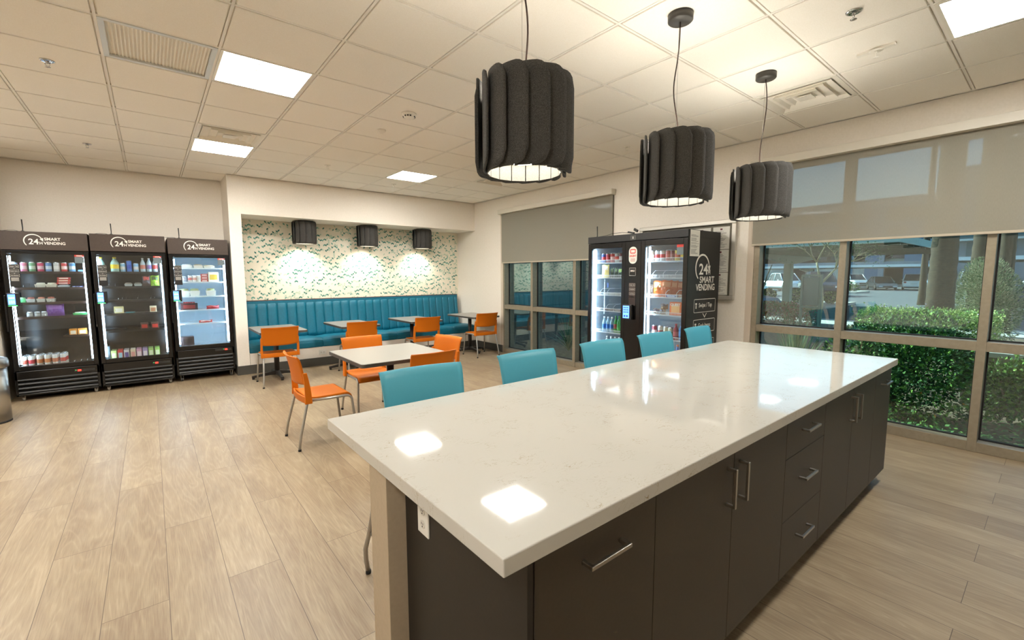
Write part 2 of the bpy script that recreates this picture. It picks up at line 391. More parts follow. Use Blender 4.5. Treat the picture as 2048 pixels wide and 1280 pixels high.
# ------------------------------------------------------------------ windows
def window(name, y0, y1, mulls, label):
    root = bpy.data.objects.new(name, None); C.objects.link(root); st(root)
    f = MB(); x0, x1 = XW+.002, XW+.165; fw = .058
    f.box(x0, x1, y0, y0+fw, 0.001, ZH); f.box(x0, x1, y1-fw, y1, 0.001, ZH)
    for m_ in mulls: f.box(x0, x1, m_-fw/2, m_+fw/2, 0.001, ZH)
    edges = [y0+fw]+sum([[m_-fw/2, m_+fw/2] for m_ in sorted(mulls)], [])+[y1-fw]
    panes = [(edges[2*k], edges[2*k+1]) for k in range(len(edges)//2)]
    for a, b in panes:
        f.box(x0+.004, x1, a, b, .001, .085); f.box(x0+.004, x1, a, b, .868, .948); f.box(x0+.004, x1, a, b, ZH-.06, ZH)
    f.build('window_frame', M_alu, root, bevel=.002)
    gk = MB()
    for a, b in panes:
        for z0, z1 in ((.085, .868), (.948, ZH-.06)):
            for q in ((a, a+.012, z0, z1), (b-.012, b, z0, z1), (a, b, z0, z0+.012), (a, b, z1-.012, z1)): gk.box(XG-.012, XG+.012, *q)
    gk.build('gasket', M_rubber, root)
    k = 0
    for a, b in panes:
        for z0, z1 in ((.085, .868), (.948, ZH-.06)):
            Bx(XG-.003, XG+.003, a+.004, b-.004, z0+.004, z1-.004).build('pane', M_glass, root); k += 1
    return root
window('window_1', WL0, WL1, [6.069, 5.021], '')
window('window_2', -2.46, WR1-.005, [1.4045, .3935, -.62, -1.63], '')

# roller shades: thin woven fabric, some daylight comes through the weave
def fabric_mat():
    m = bpy.data.materials.new('shade_fabric'); m.use_nodes = True; t = m.node_tree; N, L = t.nodes, t.links
    for n in list(N): N.remove(n)
    o = N.new('ShaderNodeOutputMaterial')
    d = N.new('ShaderNodeBsdfDiffuse'); tl = N.new('ShaderNodeBsdfTranslucent'); tr = N.new('ShaderNodeBsdfTransparent')
    tc = N.new('ShaderNodeTexCoord'); mp = N.new('ShaderNodeMapping'); mp.inputs['Scale'].default_value = (1, 260, 40); L.new(tc.outputs['Object'], mp.inputs[0])
    nz = N.new('ShaderNodeTexNoise'); nz.inputs['Scale'].default_value = 1; nz.inputs['Detail'].default_value = 2; L.new(mp.outputs[0], nz.inputs['Vector'])
    cr = N.new('ShaderNodeValToRGB'); cr.color_ramp.elements[0].color = (*lin((164, 158, 143)), 1); cr.color_ramp.elements[1].color = (*lin((177, 171, 156)), 1); L.new(nz.outputs['Fac'], cr.inputs[0])
    L.new(cr.outputs[0], d.inputs[0]); L.new(cr.outputs[0], tl.inputs[0]); tr.inputs[0].default_value = (.95, .97, 1, 1)
    m1 = N.new('ShaderNodeMixShader'); m1.inputs[0].default_value = .12; L.new(d.outputs[0], m1.inputs[1]); L.new(tl.outputs[0], m1.inputs[2])
    m2 = N.new('ShaderNodeMixShader'); m2.inputs[0].default_value = .34; L.new(m1.outputs[0], m2.inputs[1]); L.new(tr.outputs[0], m2.inputs[2])
    L.new(m2.outputs[0], o.inputs[0]); return m
M_fab = fabric_mat(); M_val = mat('shade_valance_paint', (214, 208, 194), .5)
def shade(y0, y1, zb, label):
    r = thing('roller_shade', (XW-.03, (y0+y1)/2, zb), label, 'roller shade', 'roller shades over the windows')
    h = (y1-y0)/2
    Bx(-.001, .001, -h+.02, h-.02, .012, 2.69-zb).build('shade_fabric', M_fab, r)
    Bx(-.006, .006, -h+.02, h-.02, -.008, .014).build('hem_bar', mat('shade_hem', (180, 168, 148), .6), r, bevel=.003)
    v = MB(); v.box(-.075, .03, -h-.01, h+.01, 2.685-zb, 2.765-zb)
    v.build('valance', M_val, r, bevel=.004)
    return r
shade(WL0-.02, WL1+.0, 1.757, 'pale fabric roller shade half lowered over the narrow window beside the booth')
shade(-2.5, WR1+.03, 1.845, 'long pale fabric roller shade half lowered over the wide window beside the island')

# ------------------------------------------------------------------ island
cab0 = .632
def handle(parent, x, z, length, vert=False, lab=None):
    """square bar pull on a front that faces -y; centre (x, z), local y = 0 is the door face"""
    m = MB(); t_, d = .011, .032; h = length/2
    if vert:
        m.box(x-t_/2, x+t_/2, -d-.004, -d+.006, z-h, z+h); m.box(x-t_/2, x+t_/2, -d, 0, z+h-.012, z+h); m.box(x-t_/2, x+t_/2, -d, 0, z-h, z-h+.012)
    else:
        m.box(x-h, x+h, -d-.004, -d+.006, z-t_/2, z+t_/2); m.box(x-h, x-h+.012, -d, 0, z-t_/2, z+t_/2); m.box(x+h-.012, x+h, -d, 0, z-t_/2, z+t_/2)
    return m.build('handle', M_steel, parent, bevel=.0015)
def cabinet(x0, x1, label, kind):
    """kind: 'pull' one wide door, 'doors' a pair, 'drawers' three"""
    yf, yb = .725, 1.362
    r = thing('base_cabinet', ((x0+x1)/2, yf, 0), label, 'cabinet', 'taupe base cabinets of the island')
    a, b = x0-(x0+x1)/2, x1-(x0+x1)/2
    Bx(a, b, .02, yb-yf, .10, .868).build('body', M_lamd, r)
    Bx(a, b, .075, yb-yf, 0, .10).build('toe_kick', mat('toe_kick_black', (26, 23, 20), .6), r)
    gp = .0015
    def front(nm, xa, xb, za, zb):
        return Bx(xa+gp, xb-gp, 0, .019, za+gp, zb-gp).build(nm, M_lam, r, bevel=.001)
    if kind == 'pull':
        d = front('door', a, b, .10, .866); handle(d, (a+b)/2, .775, .165)
    elif kind == 'doors':
        m_ = (a+b)/2
        d = front('door', a, m_, .10, .866); handle(d, m_-.05, .735, .15, True)
        d = front('door', m_, b, .10, .866); handle(d, m_+.05, .735, .15, True)
    else:
        for za, zb, zh in ((.68, .866, .785), (.38, .68, .55), (.10, .38, .262)):
            d = front('drawer', a, b, za, zb); handle(d, (a+b)/2, zh, .155)
    return r
c1 = cabinet(cab0+.02, 1.145, 'taupe island cabinet with one wide pull, at the end nearest the power outlet', 'pull')
cabinet(1.145, 2.165, 'double-door taupe island cabinet between the first wide-pull cabinet and the drawers', 'doors')
cabinet(2.165, 2.675, 'island cabinet of three stacked drawers with bar pulls', 'drawers')
cabinet(2.675, 3.66, 'double-door taupe island cabinet beyond the drawers, towards the window', 'doors')
cabinet(3.66, 4.075, 'narrow taupe island cabinet with one pull at the window end', 'pull')
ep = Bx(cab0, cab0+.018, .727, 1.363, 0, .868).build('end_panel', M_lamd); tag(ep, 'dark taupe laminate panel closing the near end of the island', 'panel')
pw_ = Bx(.565, 4.06, 1.365, 1.51, 0, .868).build('wall_island', noise_mat('island_wall_paint', (176, 160, 136), (180, 164, 140), 60, .7, bump=.05), bevel=.002); st(pw_)
ct = Bx(.542, 4.107, .70, 1.905, .87, .914).build('countertop', M_quartz, bevel=.003); tag(ct, 'long cream speckled quartz countertop on the island', 'countertop')

def outlet(loc, rz, label, horiz=False):
    r = thing('power_outlet', loc, label, 'outlet', None, rz)
    W_, H_ = (.115, .07) if horiz else (.07, .115)
    Bx(-W_/2, W_/2, -.006, 0, -H_/2, H_/2).build('cover_plate', M_white, r, bevel=.002)
    m = MB(); s = MB()
    for k in (-1, 1):
        c = (k*.022, 0) if horiz else (0, k*.022)
        m.prism([(c[0]+.014*cos(t*pi/8), c[1]+.014*sin(t*pi/8)) for t in range(16)], 1, -.008, -.005)
        for dx in (-.005, .005): s.box(c[0]+dx-.001, c[0]+dx+.001, -.0086, -.007, c[1]-.001, c[1]+.006)
        s.box(c[0]-.002, c[0]+.002, -.0086, -.007, c[1]-.009, c[1]-.005)
    m.v and m.add(s.v, s.f, 1); m.build('socket', [mat('socket_white', (214, 210, 200), .4), M_rubber], r)
    return r
outlet((cab0, 1.228, .745), -pi/2, 'white power outlet on the dark end panel of the island')
outlet((2.21, YS-.001, .226), 0, 'white double power outlet on the wall under the booth bench', True)

# ------------------------------------------------------------------ chairs and stools (built facing +y)
def shell_chair(root, m_sh, seat_z, back_top, leg_mat, stool=False):
    sz = seat_z
    # seat: dished pan with a waterfall front
    def seat(u, v):
        x = (u-.5)*.43*(1-.06*max(0, .5-v)); y = -.185+.415*v
        z = sz-.012*math.exp(-((v-.4)/.3)**2)*(1-(2*u-1)**2)
        z += .010*max(0, .2-v)/.2
        if v > .84: q = (v-.84)/.16; z -= .052*q*q; y -= .018*q*q
        return (x, y, z), (0, max(0, v-.84)*4, 1)
    MB().sheet(seat, 14, 18, .013).build('seat', m_sh, root)
    # back: curved panel on two uprights joined by a band round the rear of the seat
    H = back_top-sz
    def prof_y(z):                                        # lean of the back
        q = (z-sz)/H; return -.188-.005*q-.050*q*q
    def plan(u, z, w): # u in -1..1
        return u*w, prof_y(z)-.036*(1-u*u)+.006
    def panel(u, v):
        uu = 2*u-1; z = sz+.128+(H-.128)*v
        w_ = .223+.012*v; x, y = plan(uu, z, w_)
        z2 = z-(.010*(1-uu*uu) if v < .5 else 0)*(1-2*v)-.010*v*uu*uu*0
        if v > .9: y -= .012*(v-.9)/.1
        return (x, y, z2), (0, 1, .1)
    MB().sheet(panel, 16, 12, .010).build('backrest', m_sh, root)
    fr = MB()
    for s in (-1, 1):
        pts = []
        for k in range(9):
            q = k/8; z = sz-.045+q*(.225 if stool else .275)
            w_ = .229; x = s*w_; y = prof_y(z)+.012
            hw = .014-.004*q; dp = .030-.013*q
            pts.append((x, y, z, hw, dp))
        vs = []
        for x, y, z, hw, dp in pts: vs += [(x-hw, y-dp, z), (x+hw, y-dp, z), (x+hw, y+dp, z), (x-hw, y+dp, z)]
        fs = [(4*i+k, 4*i+(k+1) % 4, 4*i+4+(k+1) % 4, 4*i+4+k) for i in range(8) for k in range(4)]+[(3, 2, 1, 0), (32, 33, 34, 35)]
        fr.add(vs, fs, 0, False)
    def band(u, v):
        uu = 2*u-1; z = sz-.045+.058*v
        return (uu*.236, -.192-.026*(1-uu*uu), z), (0, -1, 0)
    fr.sheet(band, 14, 3, .016)
    fr.build('back_frame', m_sh, root, bevel=.004)
    # legs
    for s in (-1, 1):
        m = MB(); fx, fy = s*.243, -.27
        if stool: fx, fy = s*.322, -.255
        pts = [(fx, fy, .006), (fx-s*.004, fy+.006, .06), (fx-s*.010, fy+.018, .13), (s*.212, -.185, sz-.05), (s*.207, -.175, sz-.03)]
        if stool: pts[1:] = [(fx+s*.010, fy+.002, .08), (fx+s*.012, fy+.006, .14), (fx-s*.006, fy+.012, .21), (s*.262, -.205, .56), (s*.250, -.195, sz-.05), (s*.222, -.182, sz-.03)]
        m.tube(pts, .0115, 10); l = m.build('leg', leg_mat, root)
        MB().tube([(fx, fy, 0), (fx, fy+.001, .018)], .0135, 10).build('foot_cap', M_rubber, l)
        m = MB(); gx, gy = s*.243, .245
        if stool: gx, gy = s*.322, .25
        n = 6; arc = [(s*(.218+.003*(k/n)), .155+.048*sin(pi/2*k/n), sz-.028-.048*(1-cos(pi/2*k/n))) for k in range(n+1)]
        m.tube([(s*.210, -.17, sz-.026)]+arc+[(gx-s*.008, gy-.02, .14), (gx, gy, .006)], .0115, 10); l = m.build('leg', leg_mat, root)
        MB().tube([(gx, gy, 0), (gx, gy-.001, .018)], .0135, 10).build('foot_cap', M_rubber, l)
    for yy_ in (-.14, .10): MB().tube([(-.212, yy_, sz-.030), (.212, yy_, sz-.030)], .008, 8).build('seat_rail', leg_mat, root)
    if stool:
        fq = .22
        m = MB(); a = .308
        m.tube([(-a, -.239, fq), (a, -.239, fq)], .008, 8); m.tube([(-a, .232, fq), (a, .232, fq)], .008, 8)
        for s in (-1, 1): m.tube([(s*a, -.239, fq), (s*a, .232, fq)], .008, 8)
        m.build('footrest', leg_mat, root)
M_leg = mat('silver_grey_tube', (168, 164, 156), .35, .75)
def chair_at(x, y, rz, label, group, src=[None]):
    if src[0] is None:
        r = thing('dining_chair', (x, y, 0), label, 'chair', group, rz); shell_chair(r, M_orange, .447, .822, M_leg); src[0] = r
        return r
    c = dup(src[0], (x, y, 0), rz, label); c['group'] = group; return c
GB, GC = 'orange chairs facing the booth bench', 'orange chairs round the square table'
BX = [1.35, 2.50, 3.65, 4.90]
chair_at(1.352, 6.965, radians(-1), 'orange plastic chair at the booth table nearest the vending fridges', GB)
chair_at(2.50, 6.96, radians(-2), 'orange plastic chair at the second booth table from the fridges, half hidden by another chair', GB)
chair_at(3.625, 6.97, radians(-1), 'orange plastic chair at the third booth table from the fridges', GB)
chair_at(4.862, 6.965, radians(-2), 'orange plastic chair at the booth table beside the narrow window', GB)
chair_at(1.185, 4.30, radians(-90), 'orange chair pulled back from the square table, seen from its side with an empty seat', GC)
chair_at(1.855, 4.80, radians(180), 'orange chair tucked under the far side of the square table, facing the camera', GC)
chair_at(1.97, 3.82, radians(2), 'orange chair tucked under the near side of the square table, only its backrest showing', GC)
chair_at(2.40, 4.40, radians(98), 'orange chair on the window side of the square table, turned towards it', GC)
def stool_at(x, y, rz, label, src=[None]):
    if src[0] is None:
        r = thing('bar_stool', (x, y, 0), label, 'stool', 'turquoise stools along the island', rz); shell_chair(r, M_blue, .655, 1.03, M_leg, True); src[0] = r; return r
    return dup(src[0], (x, y, 0), rz, label)
SX = [(1.085, 'turquoise bar stool nearest the camera, at the near end of the island'), (1.83, 'turquoise bar stool second from the near end of the island'),
      (2.56, 'middle turquoise bar stool, in front of the left door of the twin cooler'), (3.235, 'turquoise bar stool in front of the right door of the twin cooler'),
      (3.93, 'turquoise bar stool at the window end, in front of the lettered cooler side')]
for x, lb in SX: stool_at(x, 1.86, pi+radians({1.085: -2, 3.93: 3}.get(x, 0)), lb)

# ------------------------------------------------------------------ tables
def table_top(r, w_, d_, z=.745, t_=.032):
    p = rrect(-w_/2, w_/2, -d_/2, d_/2, .035, 5)
    MB().prism(p, 2, z-.004, z).build('tabletop', M_tabletop, r)
    q = rrect(-w_/2-.003, w_/2+.003, -d_/2-.003, d_/2+.003, .037, 5)
    MB().prism(q, 2, z-t_, z-.004).build('edge_band', M_edge, r)
def pedestal(r, cx, cy, a=.34, z=.713):
    MB().tube([(cx, cy, .05), (cx, cy, z-.012)], .036, 20).build('column', M_iron, r)
    b = MB(); b.box(cx-.14, cx+.14, cy-.14, cy+.14, z-.012, z); b.build('mounting_plate', M_iron, r)
    m = MB()
    for k in range(4):
        t_ = k*pi/2; d = Vector((cos(t_), sin(t_), 0)); n = Vector((-d.y, d.x, 0)); c = Vector((cx, cy, 0))
        vs = []
        for q, h0, h1, hw in ((.0, .035, .105, .03), (.10, .040, .088, .024), (a*.8, .026, .060, .020), (a, .020, .052, .021)):
            for s, h in ((-1, h0), (1, h0), (1, h1), (-1, h1)): vs.append(c+d*q+n*s*hw+Vector((0, 0, h)))
        m.add(vs, [(4*i+k2, 4*i+(k2+1) % 4, 4*i+4+(k2+1) % 4, 4*i+4+k2) for i in range(3) for k2 in range(4)]+[(12, 13, 14, 15)])
    m.build('cross_base', M_iron, r, bevel=.004)
    for k in range(4):
        t_ = k*pi/2; MB().lathe([(0, 0), (.018, 0), (.018, .02), (0, .02)], (cx+cos(t_)*(a-.02), cy+sin(t_)*(a-.02), 0), 12).build('glide', M_rubber, r)
tb = thing('booth_table', (1.425, 7.31, 0), 'narrow cream booth table nearest the vending fridges', 'table', 'cream tables along the booth')
table_top(tb, .61, .965); pedestal(tb, -.01, .10)
for x, lb in ((2.525, 'second narrow cream booth table from the fridges, behind the square table'), (3.665, 'third narrow cream booth table from the fridges'), (4.925, 'narrow cream booth table beside the narrow window')):
    dup(tb, (x, 7.31, 0), 0, lb)
tc_ = thing('square_table', (1.835, 4.225, 0), 'square cream table with dark edge ringed by four orange chairs', 'table')
table_top(tc_, .915, .93, .748, .034); pedestal(tc_, 0, 0, .38)

# ------------------------------------------------------------------ booth bench
bn = thing('booth_bench', (1.136, YS, 0), 'long teal channel-tufted booth bench built into the patterned alcove', 'bench')
x_end = 4.13
Bx(0, XW-1.14-.004, .012, .66, 0, .315).build('plinth', M_wall, bn)
def chan_back():
    m = MB(); edges = [0, .062]+[.062+(x_end-.062)*k/26.5 for k in range(1, 27)]+[x_end]
    for a, b in zip(edges, edges[1:]):
        def fn(u, v, a=a, b=b):
            x = a+(b-a)*u; z = .46+.645*v
            puff = .013*(1-(2*u-1)**6)
            if v > .93: puff -= .03*((v-.93)/.07)**2
            y = .50+.075*v-puff
            return (x, y, z), (0, -1, .1)
        m.sheet(fn, 6, 10, .05)
    return m
chan_back().build('tufted_back', M_teal, bn)
Bx(0, x_end, .565, .675, .32, 1.10).build('back_board', M_teal, bn)
Bx(0, x_end+.004, .57, .678, 1.10, 1.112).build('cap_strip', mat('bench_cap', (86, 56, 48), .6), bn)
ends = [0, 1.10, 2.45, 3.70, XW-1.14-.006]
for a, b in zip(ends, ends[1:]):
    m = MB(); n = 10
    prof = [(.0, .318), (-.005, .40), (.004, .445), (.03, .472), (.09, .485), (.30, .482), (.54, .468), (.56, .318)]
    vs = []; nx = 8
    for k in range(nx+1):
        u = k/nx; x = a+(b-a)*u; e = min(u, 1-u)*(b-a); sh = .016*max(0, 1-e/.04)**2
        x = a+(b-a)*(u if k in (0, nx) else u)
        for (py, pz) in prof: vs.append((x, py+sh*(1 if py < .1 else 0), pz-(sh if pz > .44 else 0)))
    P = len(prof)
    xs_extra = []
    fs = [(k*P+i, k*P+i+1, (k+1)*P+i+1, (k+1)*P+i) for k in range(nx) for i in range(P-1)]+[tuple(range(P))[::-1], tuple(nx*P+i for i in range(P))]+[(k*P+P-1, k*P, (k+1)*P, (k+1)*P+P-1) for k in range(nx)]
    m.add(vs, fs, 0, False)
    o = m.build('seat_cushion', M_teal, bn, bevel=.012, seg=3)

# ------------------------------------------------------------------ pendants and sconces
def felt_shade(root, R1, R2, z0, z1, n=15, half=False, part='felt_panel'):
    """overlapping felt slats, each rooted inside the one before, with rounded outer corners"""
    rc = .055
    span = 2*pi/n*1.75
    a00 = 0
    for i in range(n):
        a = a00+2*pi*i/n
        if half and not (pi-.35 <= (a % (2*pi)) <= 2*pi+.2): pass
        nu, nv = 9, 12
        def fn(u, v):
            t_ = a+span*u; r = R1+(R2-R1)*u
            # outer corner rounding: shrink the height range near u = 1
            du = max(0, (u-(1-rc/(span*R2)))*(span*R2))
            cut = rc-sqrt(max(0, rc*rc-min(du, rc)**2)) if du > 0 else 0
            z = (z0+cut)+(z1-z0-2*cut)*v
            return (r*cos(t_), r*sin(t_), z), (cos(t_), sin(t_), 0)
        MB().sheet(fn, nu, nv, .007, 0, True, None).build(part, [M_felt], root)
M_lampd = mat('pendant_diffuser', (255, 249, 238), .5, 0, PENDANT_DOWN)
M_lampu = mat('pendant_uplight', (255, 248, 234), .5, 0, PENDANT_UP)
def liner(root, R, z0, z1):
    m = MB(); n = 15
    for i in range(n):
        a, b = 2*pi*i/n, 2*pi*(i+.93)/n
        q = [(R*cos(a), R*sin(a)), (R*cos(b), R*sin(b)), ((R-.006)*cos(b), (R-.006)*sin(b)), ((R-.006)*cos(a), (R-.006)*sin(a))]
        m.prism(q, 2, z0, z1)
    m.build('felt_lining', M_felt_in, root)
def pendant(x, y, zb, label):
    r = thing('pendant_lamp', (x, y, zb), label, 'pendant lamp', 'felt pendants over the island')
    felt_shade(r, .168, .212, 0, .385)
    liner(r, .163, .004, .30)
    body = MB(); body.lathe([(.0, .30), (.15, .30), (.15, .075), (.0, .075)], seg=32); body.build('lamp_body', mat('lamp_body_white', (220, 216, 208), .5), r)
    MB().disc((0, 0, .0735), .147, 32, up=False).disc((0, 0, .0745), .147, 32).build('diffuser', M_lampd, r)
    MB().disc((0, 0, .3015), .10, 32).disc((0, 0, .3005), .10, 32, up=False).build('uplight', M_lampu, r)
    Z = HC-.003-zb
    MB().lathe([(0, Z-.042), (.064, Z-.042), (.070, Z-.036), (.070, Z), (0, Z)], seg=32).build('canopy', mat('canopy_grey', (70, 68, 64), .45, .3), r)
    rnd = random.Random(int(x*100)); pts = []
    for k in range(25):
        q = k/24; z = .30+(Z-.042-.30)*q; e = sin(pi*q)
        pts.append((.022*sin(q*5.2+x)*e+.012*sin(q*9+x*3)*e, .02*sin(q*4+x*2)*e, z))
    MB().tube(pts, .0038, 6).build('cable', mat('braided_cable', (58, 40, 32), .7), r)
    MB().tube([(-.012, 0, .30), (-.012, 0, Z-.04)], .0009, 5).build('suspension_wire', M_steel, r)
    return r
PY = 1.50
pendant(1.285, PY, 1.945, 'large-looking felt pendant over the near end of the island')
pendant(2.485, PY+.01, 1.945, 'middle charcoal felt pendant of the three hung over the island')
pendant(3.69, PY+.02, 1.945, 'charcoal felt pendant over the window end of the island')
M_sc = mat('sconce_lens', (255, 243, 222), .5, 0, 6)
def sconce(x, label):
    r = thing('ceiling_lamp', (x, 8.235, 2.062), label, 'lamp', 'felt lamps over the booth')
    felt_shade(r, .15, .195, 0, .375, 12)
    liner(r, .146, .004, .34)
    body = MB(); body.lathe([(.0, .386), (.135, .386), (.135, .03), (.0, .03)], seg=28); body.build('lamp_body', mat('lamp_body_white', (220, 216, 208), .5), r)
    MB().disc((0, 0, .0285), .132, 28, up=False).disc((0, 0, .0295), .132, 28).build('diffuser', M_sc, r)
    # the lamp's own downward spot inside the shade
    l = bpy.data.lights.new('spot', 'SPOT'); l.energy = SCONCE; l.color = (1, .95, .86); l.spot_size = radians(122); l.spot_blend = .7; l.shadow_soft_size = .06
    o = bpy.data.objects.new('bulb', l); C.objects.link(o); o.parent = r; o.location = (0, .05, .02); o.rotation_euler = (radians(14), 0, 0)
    return r
sconce(2.105, 'drum-shaped felt lamp over the booth, nearest the vending fridges')
sconce(3.205, 'middle drum-shaped felt lamp over the booth')
sconce(4.335, 'drum-shaped felt lamp over the booth, nearest the window wall')

# ------------------------------------------------------------------ ceiling fittings
M_troff = mat('troffer_lens', (255, 252, 246), .5, 0, TROFFER)
M_fwhite = mat('fixture_white', (236, 232, 222), .5)
def cell(i, j): return GX+(i+.5)*G, GY+(j+.5)*G
def troffer(i, j, label):
    x, y = cell(i, j); r = thing('ceiling_light', (x, y, HC-.003), label, 'ceiling light', 'square panel lights in the ceiling')
    h = G/2-.008
    m = MB()
    for q in ((-h, h, -h, -h+.02), (-h, h, h-.02, h), (-h, -h+.02, -h+.02, h-.02), (h-.02, h, -h+.02, h-.02)): m.box(*q, 0, .017)
    m.box(-h, h, -h, h, .012, .017)
    m.build('frame', M_fwhite, r)
    for a, b in ((-h+.022, -.062), (-.056, .056), (.062, h-.022)):
        Bx(a, b, -h+.022, h-.022, .002, .010).build('lens', M_troff, r)
    s = MB()
    for a in (-.059, .059): s.box(a-.0028, a+.0028, -h+.06, h-.06, .0005, .009)
    s.build('divider', mat('divider_grey', (120, 114, 102), .5), r)
    return r
troffer(2, 0, 'square panel light in the ceiling beside the long slatted return grille')
troffer(2, 4, 'square panel light touching the square air diffuser, above the fridge side')
troffer(6, 0, 'square panel light hidden behind the near felt pendant')
troffer(6, 4, 'square panel light in the ceiling in front of the booth')
troffer(7, -6, 'square panel light at the top edge above the wide window')
troffer(-2, 0, 'square panel light over the open floor on the far left')
troffer(-1, -6, 'square panel light behind the camera'); troffer(-2, 4, 'square panel light at the far left beyond the grille')
def diffuser(i, j, label):
    x, y = cell(i, j); r = thing('air_diffuser', (x, y, HC-.003), label, 'air vent', 'square air diffusers in the ceiling')
    h = G/2-.008
    def ring(a, za, b, zb, mb):
        vs = [(sx*a, sy*a, za) for sx, sy in ((-1, -1), (1, -1), (1, 1), (-1, 1))]+[(sx*b, sy*b, zb) for sx, sy in ((-1, -1), (1, -1), (1, 1), (-1, 1))]
        vs += [(p[0], p[1], p[2]+.003) for p in vs]
        mb.add(vs, [(k, (k+1) % 4, 4+(k+1) % 4, 4+k) for k in range(4)]+[(8+k, 8+(k+1) % 4, 12+(k+1) % 4, 12+k) for k in range(4)]+[(k, (k+1) % 4, 8+(k+1) % 4, 8+k) for k in range(4)]+[(4+k, 4+(k+1) % 4, 12+(k+1) % 4, 12+k) for k in range(4)])
    m = MB(); ring(h, .0, h-.035, .0, m); m.build('frame', M_fwhite, r, recalc=False)
    for a in (.255, .185, .115):
        m = MB(); ring(a, -.010, a-.034, .046, m); m.build('vane', M_fwhite, r, recalc=False)
    Bx(-.06, .06, -.06, .06, -.010, -.004).build('centre_plate', M_fwhite, r, bevel=.003)
    m = MB(); m.box(-h+.01, h-.01, -h+.01, h-.01, .062, .066)
    for q in ((-h, h, -h, -h+.004), (-h, h, h-.004, h), (-h, -h+.004, -h, h), (h-.004, h, -h, h)): m.box(*q, .003, .066)
    m.build('neck', M_black, r)
    m = MB()
    for s in (-1, 1): m.obox((s*.08, s*.03, .03), (.09, .03*s, 0), (-.006, .012, 0), (0, 0, .003))
    m.build('damper_arm', M_fwhite, r)
    return r
diffuser(2, 3, 'square air diffuser touching a panel light, above the fridge side')
diffuser(8, -4, 'square air diffuser in the ceiling above the wide window')
diffuser(8, 3, 'square air diffuser low in view behind the near felt pendant')
x, y = cell(1, 0); rg = thing('return_grille', (x, y, HC-.003), 'long-slatted square return air grille in the ceiling beside a panel light', 'air vent')
h = G/2-.008; m = MB()
for q in ((-h, h, -h, -h+.03), (-h, h, h-.03, h), (-h, -h+.03, -h+.03, h-.03), (h-.03, h, -h+.03, h-.03)): m.box(*q, -.002, .014)
m.build('frame', mat('grille_frame', (214, 218, 216), .4), rg, bevel=.002)
Bx(-h+.02, h-.02, -h+.02, h-.02, .045, .05).build('backing', M_black, rg)
n = 27
for k in range(n):
    xx = -h+.03+(2*h-.06)*(k+.5)/n
    MB().obox((xx, 0, .012), (.0046, 0, -.0034), (0, h-.03, 0), (.0006, 0, .0010)).add([], []).build('slat', M_fwhite, rg)
def sprinkler(loc, chrome, label, plate=False):
    r = thing('sprinkler_head', loc, label, 'sprinkler'); mm = M_chrome if chrome else M_fwhite
    MB().lathe([(0, -.002), (.022, -.003), (.030, -.008), (.040, -.004), (.041, 0), (0, 0)], seg=24).build('escutcheon', mm, r)
    m = MB(); m.tube([(0, 0, -.004), (0, 0, -.018)], .009, 10)
    for s in (-1, 1): m.tube([(s*.008, 0, -.014), (s*.013, 0, -.026), (s*.004, 0, -.042)], .0025, 6)
    m.build('frame_arms', mm, r)
    MB().lathe([(0, -.044), (.017, -.044), (.017, -.042), (0, -.042)], seg=16).build('deflector', mm, r)
    return r
ZC = HC-.003
sprinkler((-.457, 4.571, ZC), True, 'chrome sprinkler head in the ceiling near the slatted return grille, larger in view')
sprinkler((-.452, 7.077, ZC), True, 'small chrome sprinkler head in the ceiling above the left fridges')
sprinkler((1.976, 6.411, ZC), False, 'white sprinkler head in the ceiling between the two far panel lights')
sprinkler((3.209, 7.041, ZC), False, 'sprinkler head just in front of the booth, below the far panel light')
sprinkler((4.449, 3.341, ZC), False, 'white sprinkler head in the ceiling above the twin cooler')
sprinkler((3.236, .872, ZC), True, 'chrome sprinkler head at the top of the ceiling above the wide window')
sprinkler((3.868, .905, ZC-.012), False, 'sprinkler head hanging at the middle of a white ceiling bar')
o = MB().prism(rrect(-.105, .105, -.018, .018, .008), 2, -.016, 0).build('mounting_bar', M_fwhite); o.location = (3.868, .905, ZC); o.rotation_euler = (0, 0, radians(84)); tag(o, 'white bar on the ceiling holding a sprinkler head above the wide window', 'ceiling bar')
r = thing('smoke_detector', (1.973, 3.949, ZC), 'round white smoke detector with dark vents on the ceiling', 'smoke detector')
MB().lathe([(0, -.045), (.03, -.045), (.05, -.034), (.056, -.022), (.066, -.014), (.068, 0), (0, 0)], seg=32).build('housing', M_fwhite, r)
m = MB()
for k in range(14):
    if k % 4 == 3: continue
    t_ = 2*pi*k/14; m.obox((cos(t_)*.0535, sin(t_)*.0535, -.029), (cos(t_)*.004, sin(t_)*.004, .001), (-sin(t_)*.007, cos(t_)*.007, 0), (0, 0, .004))
m.build('vents', M_black, r)
o = MB().lathe([(0, -.028), (.016, -.028), (.024, -.016), (.043, -.010), (.045, 0), (0, 0)], seg=28).build('occupancy_sensor', M_fwhite); o.location = (1.962, 4.559, ZC); tag(o, 'small white dome sensor on the ceiling behind the smoke detector', 'sensor')
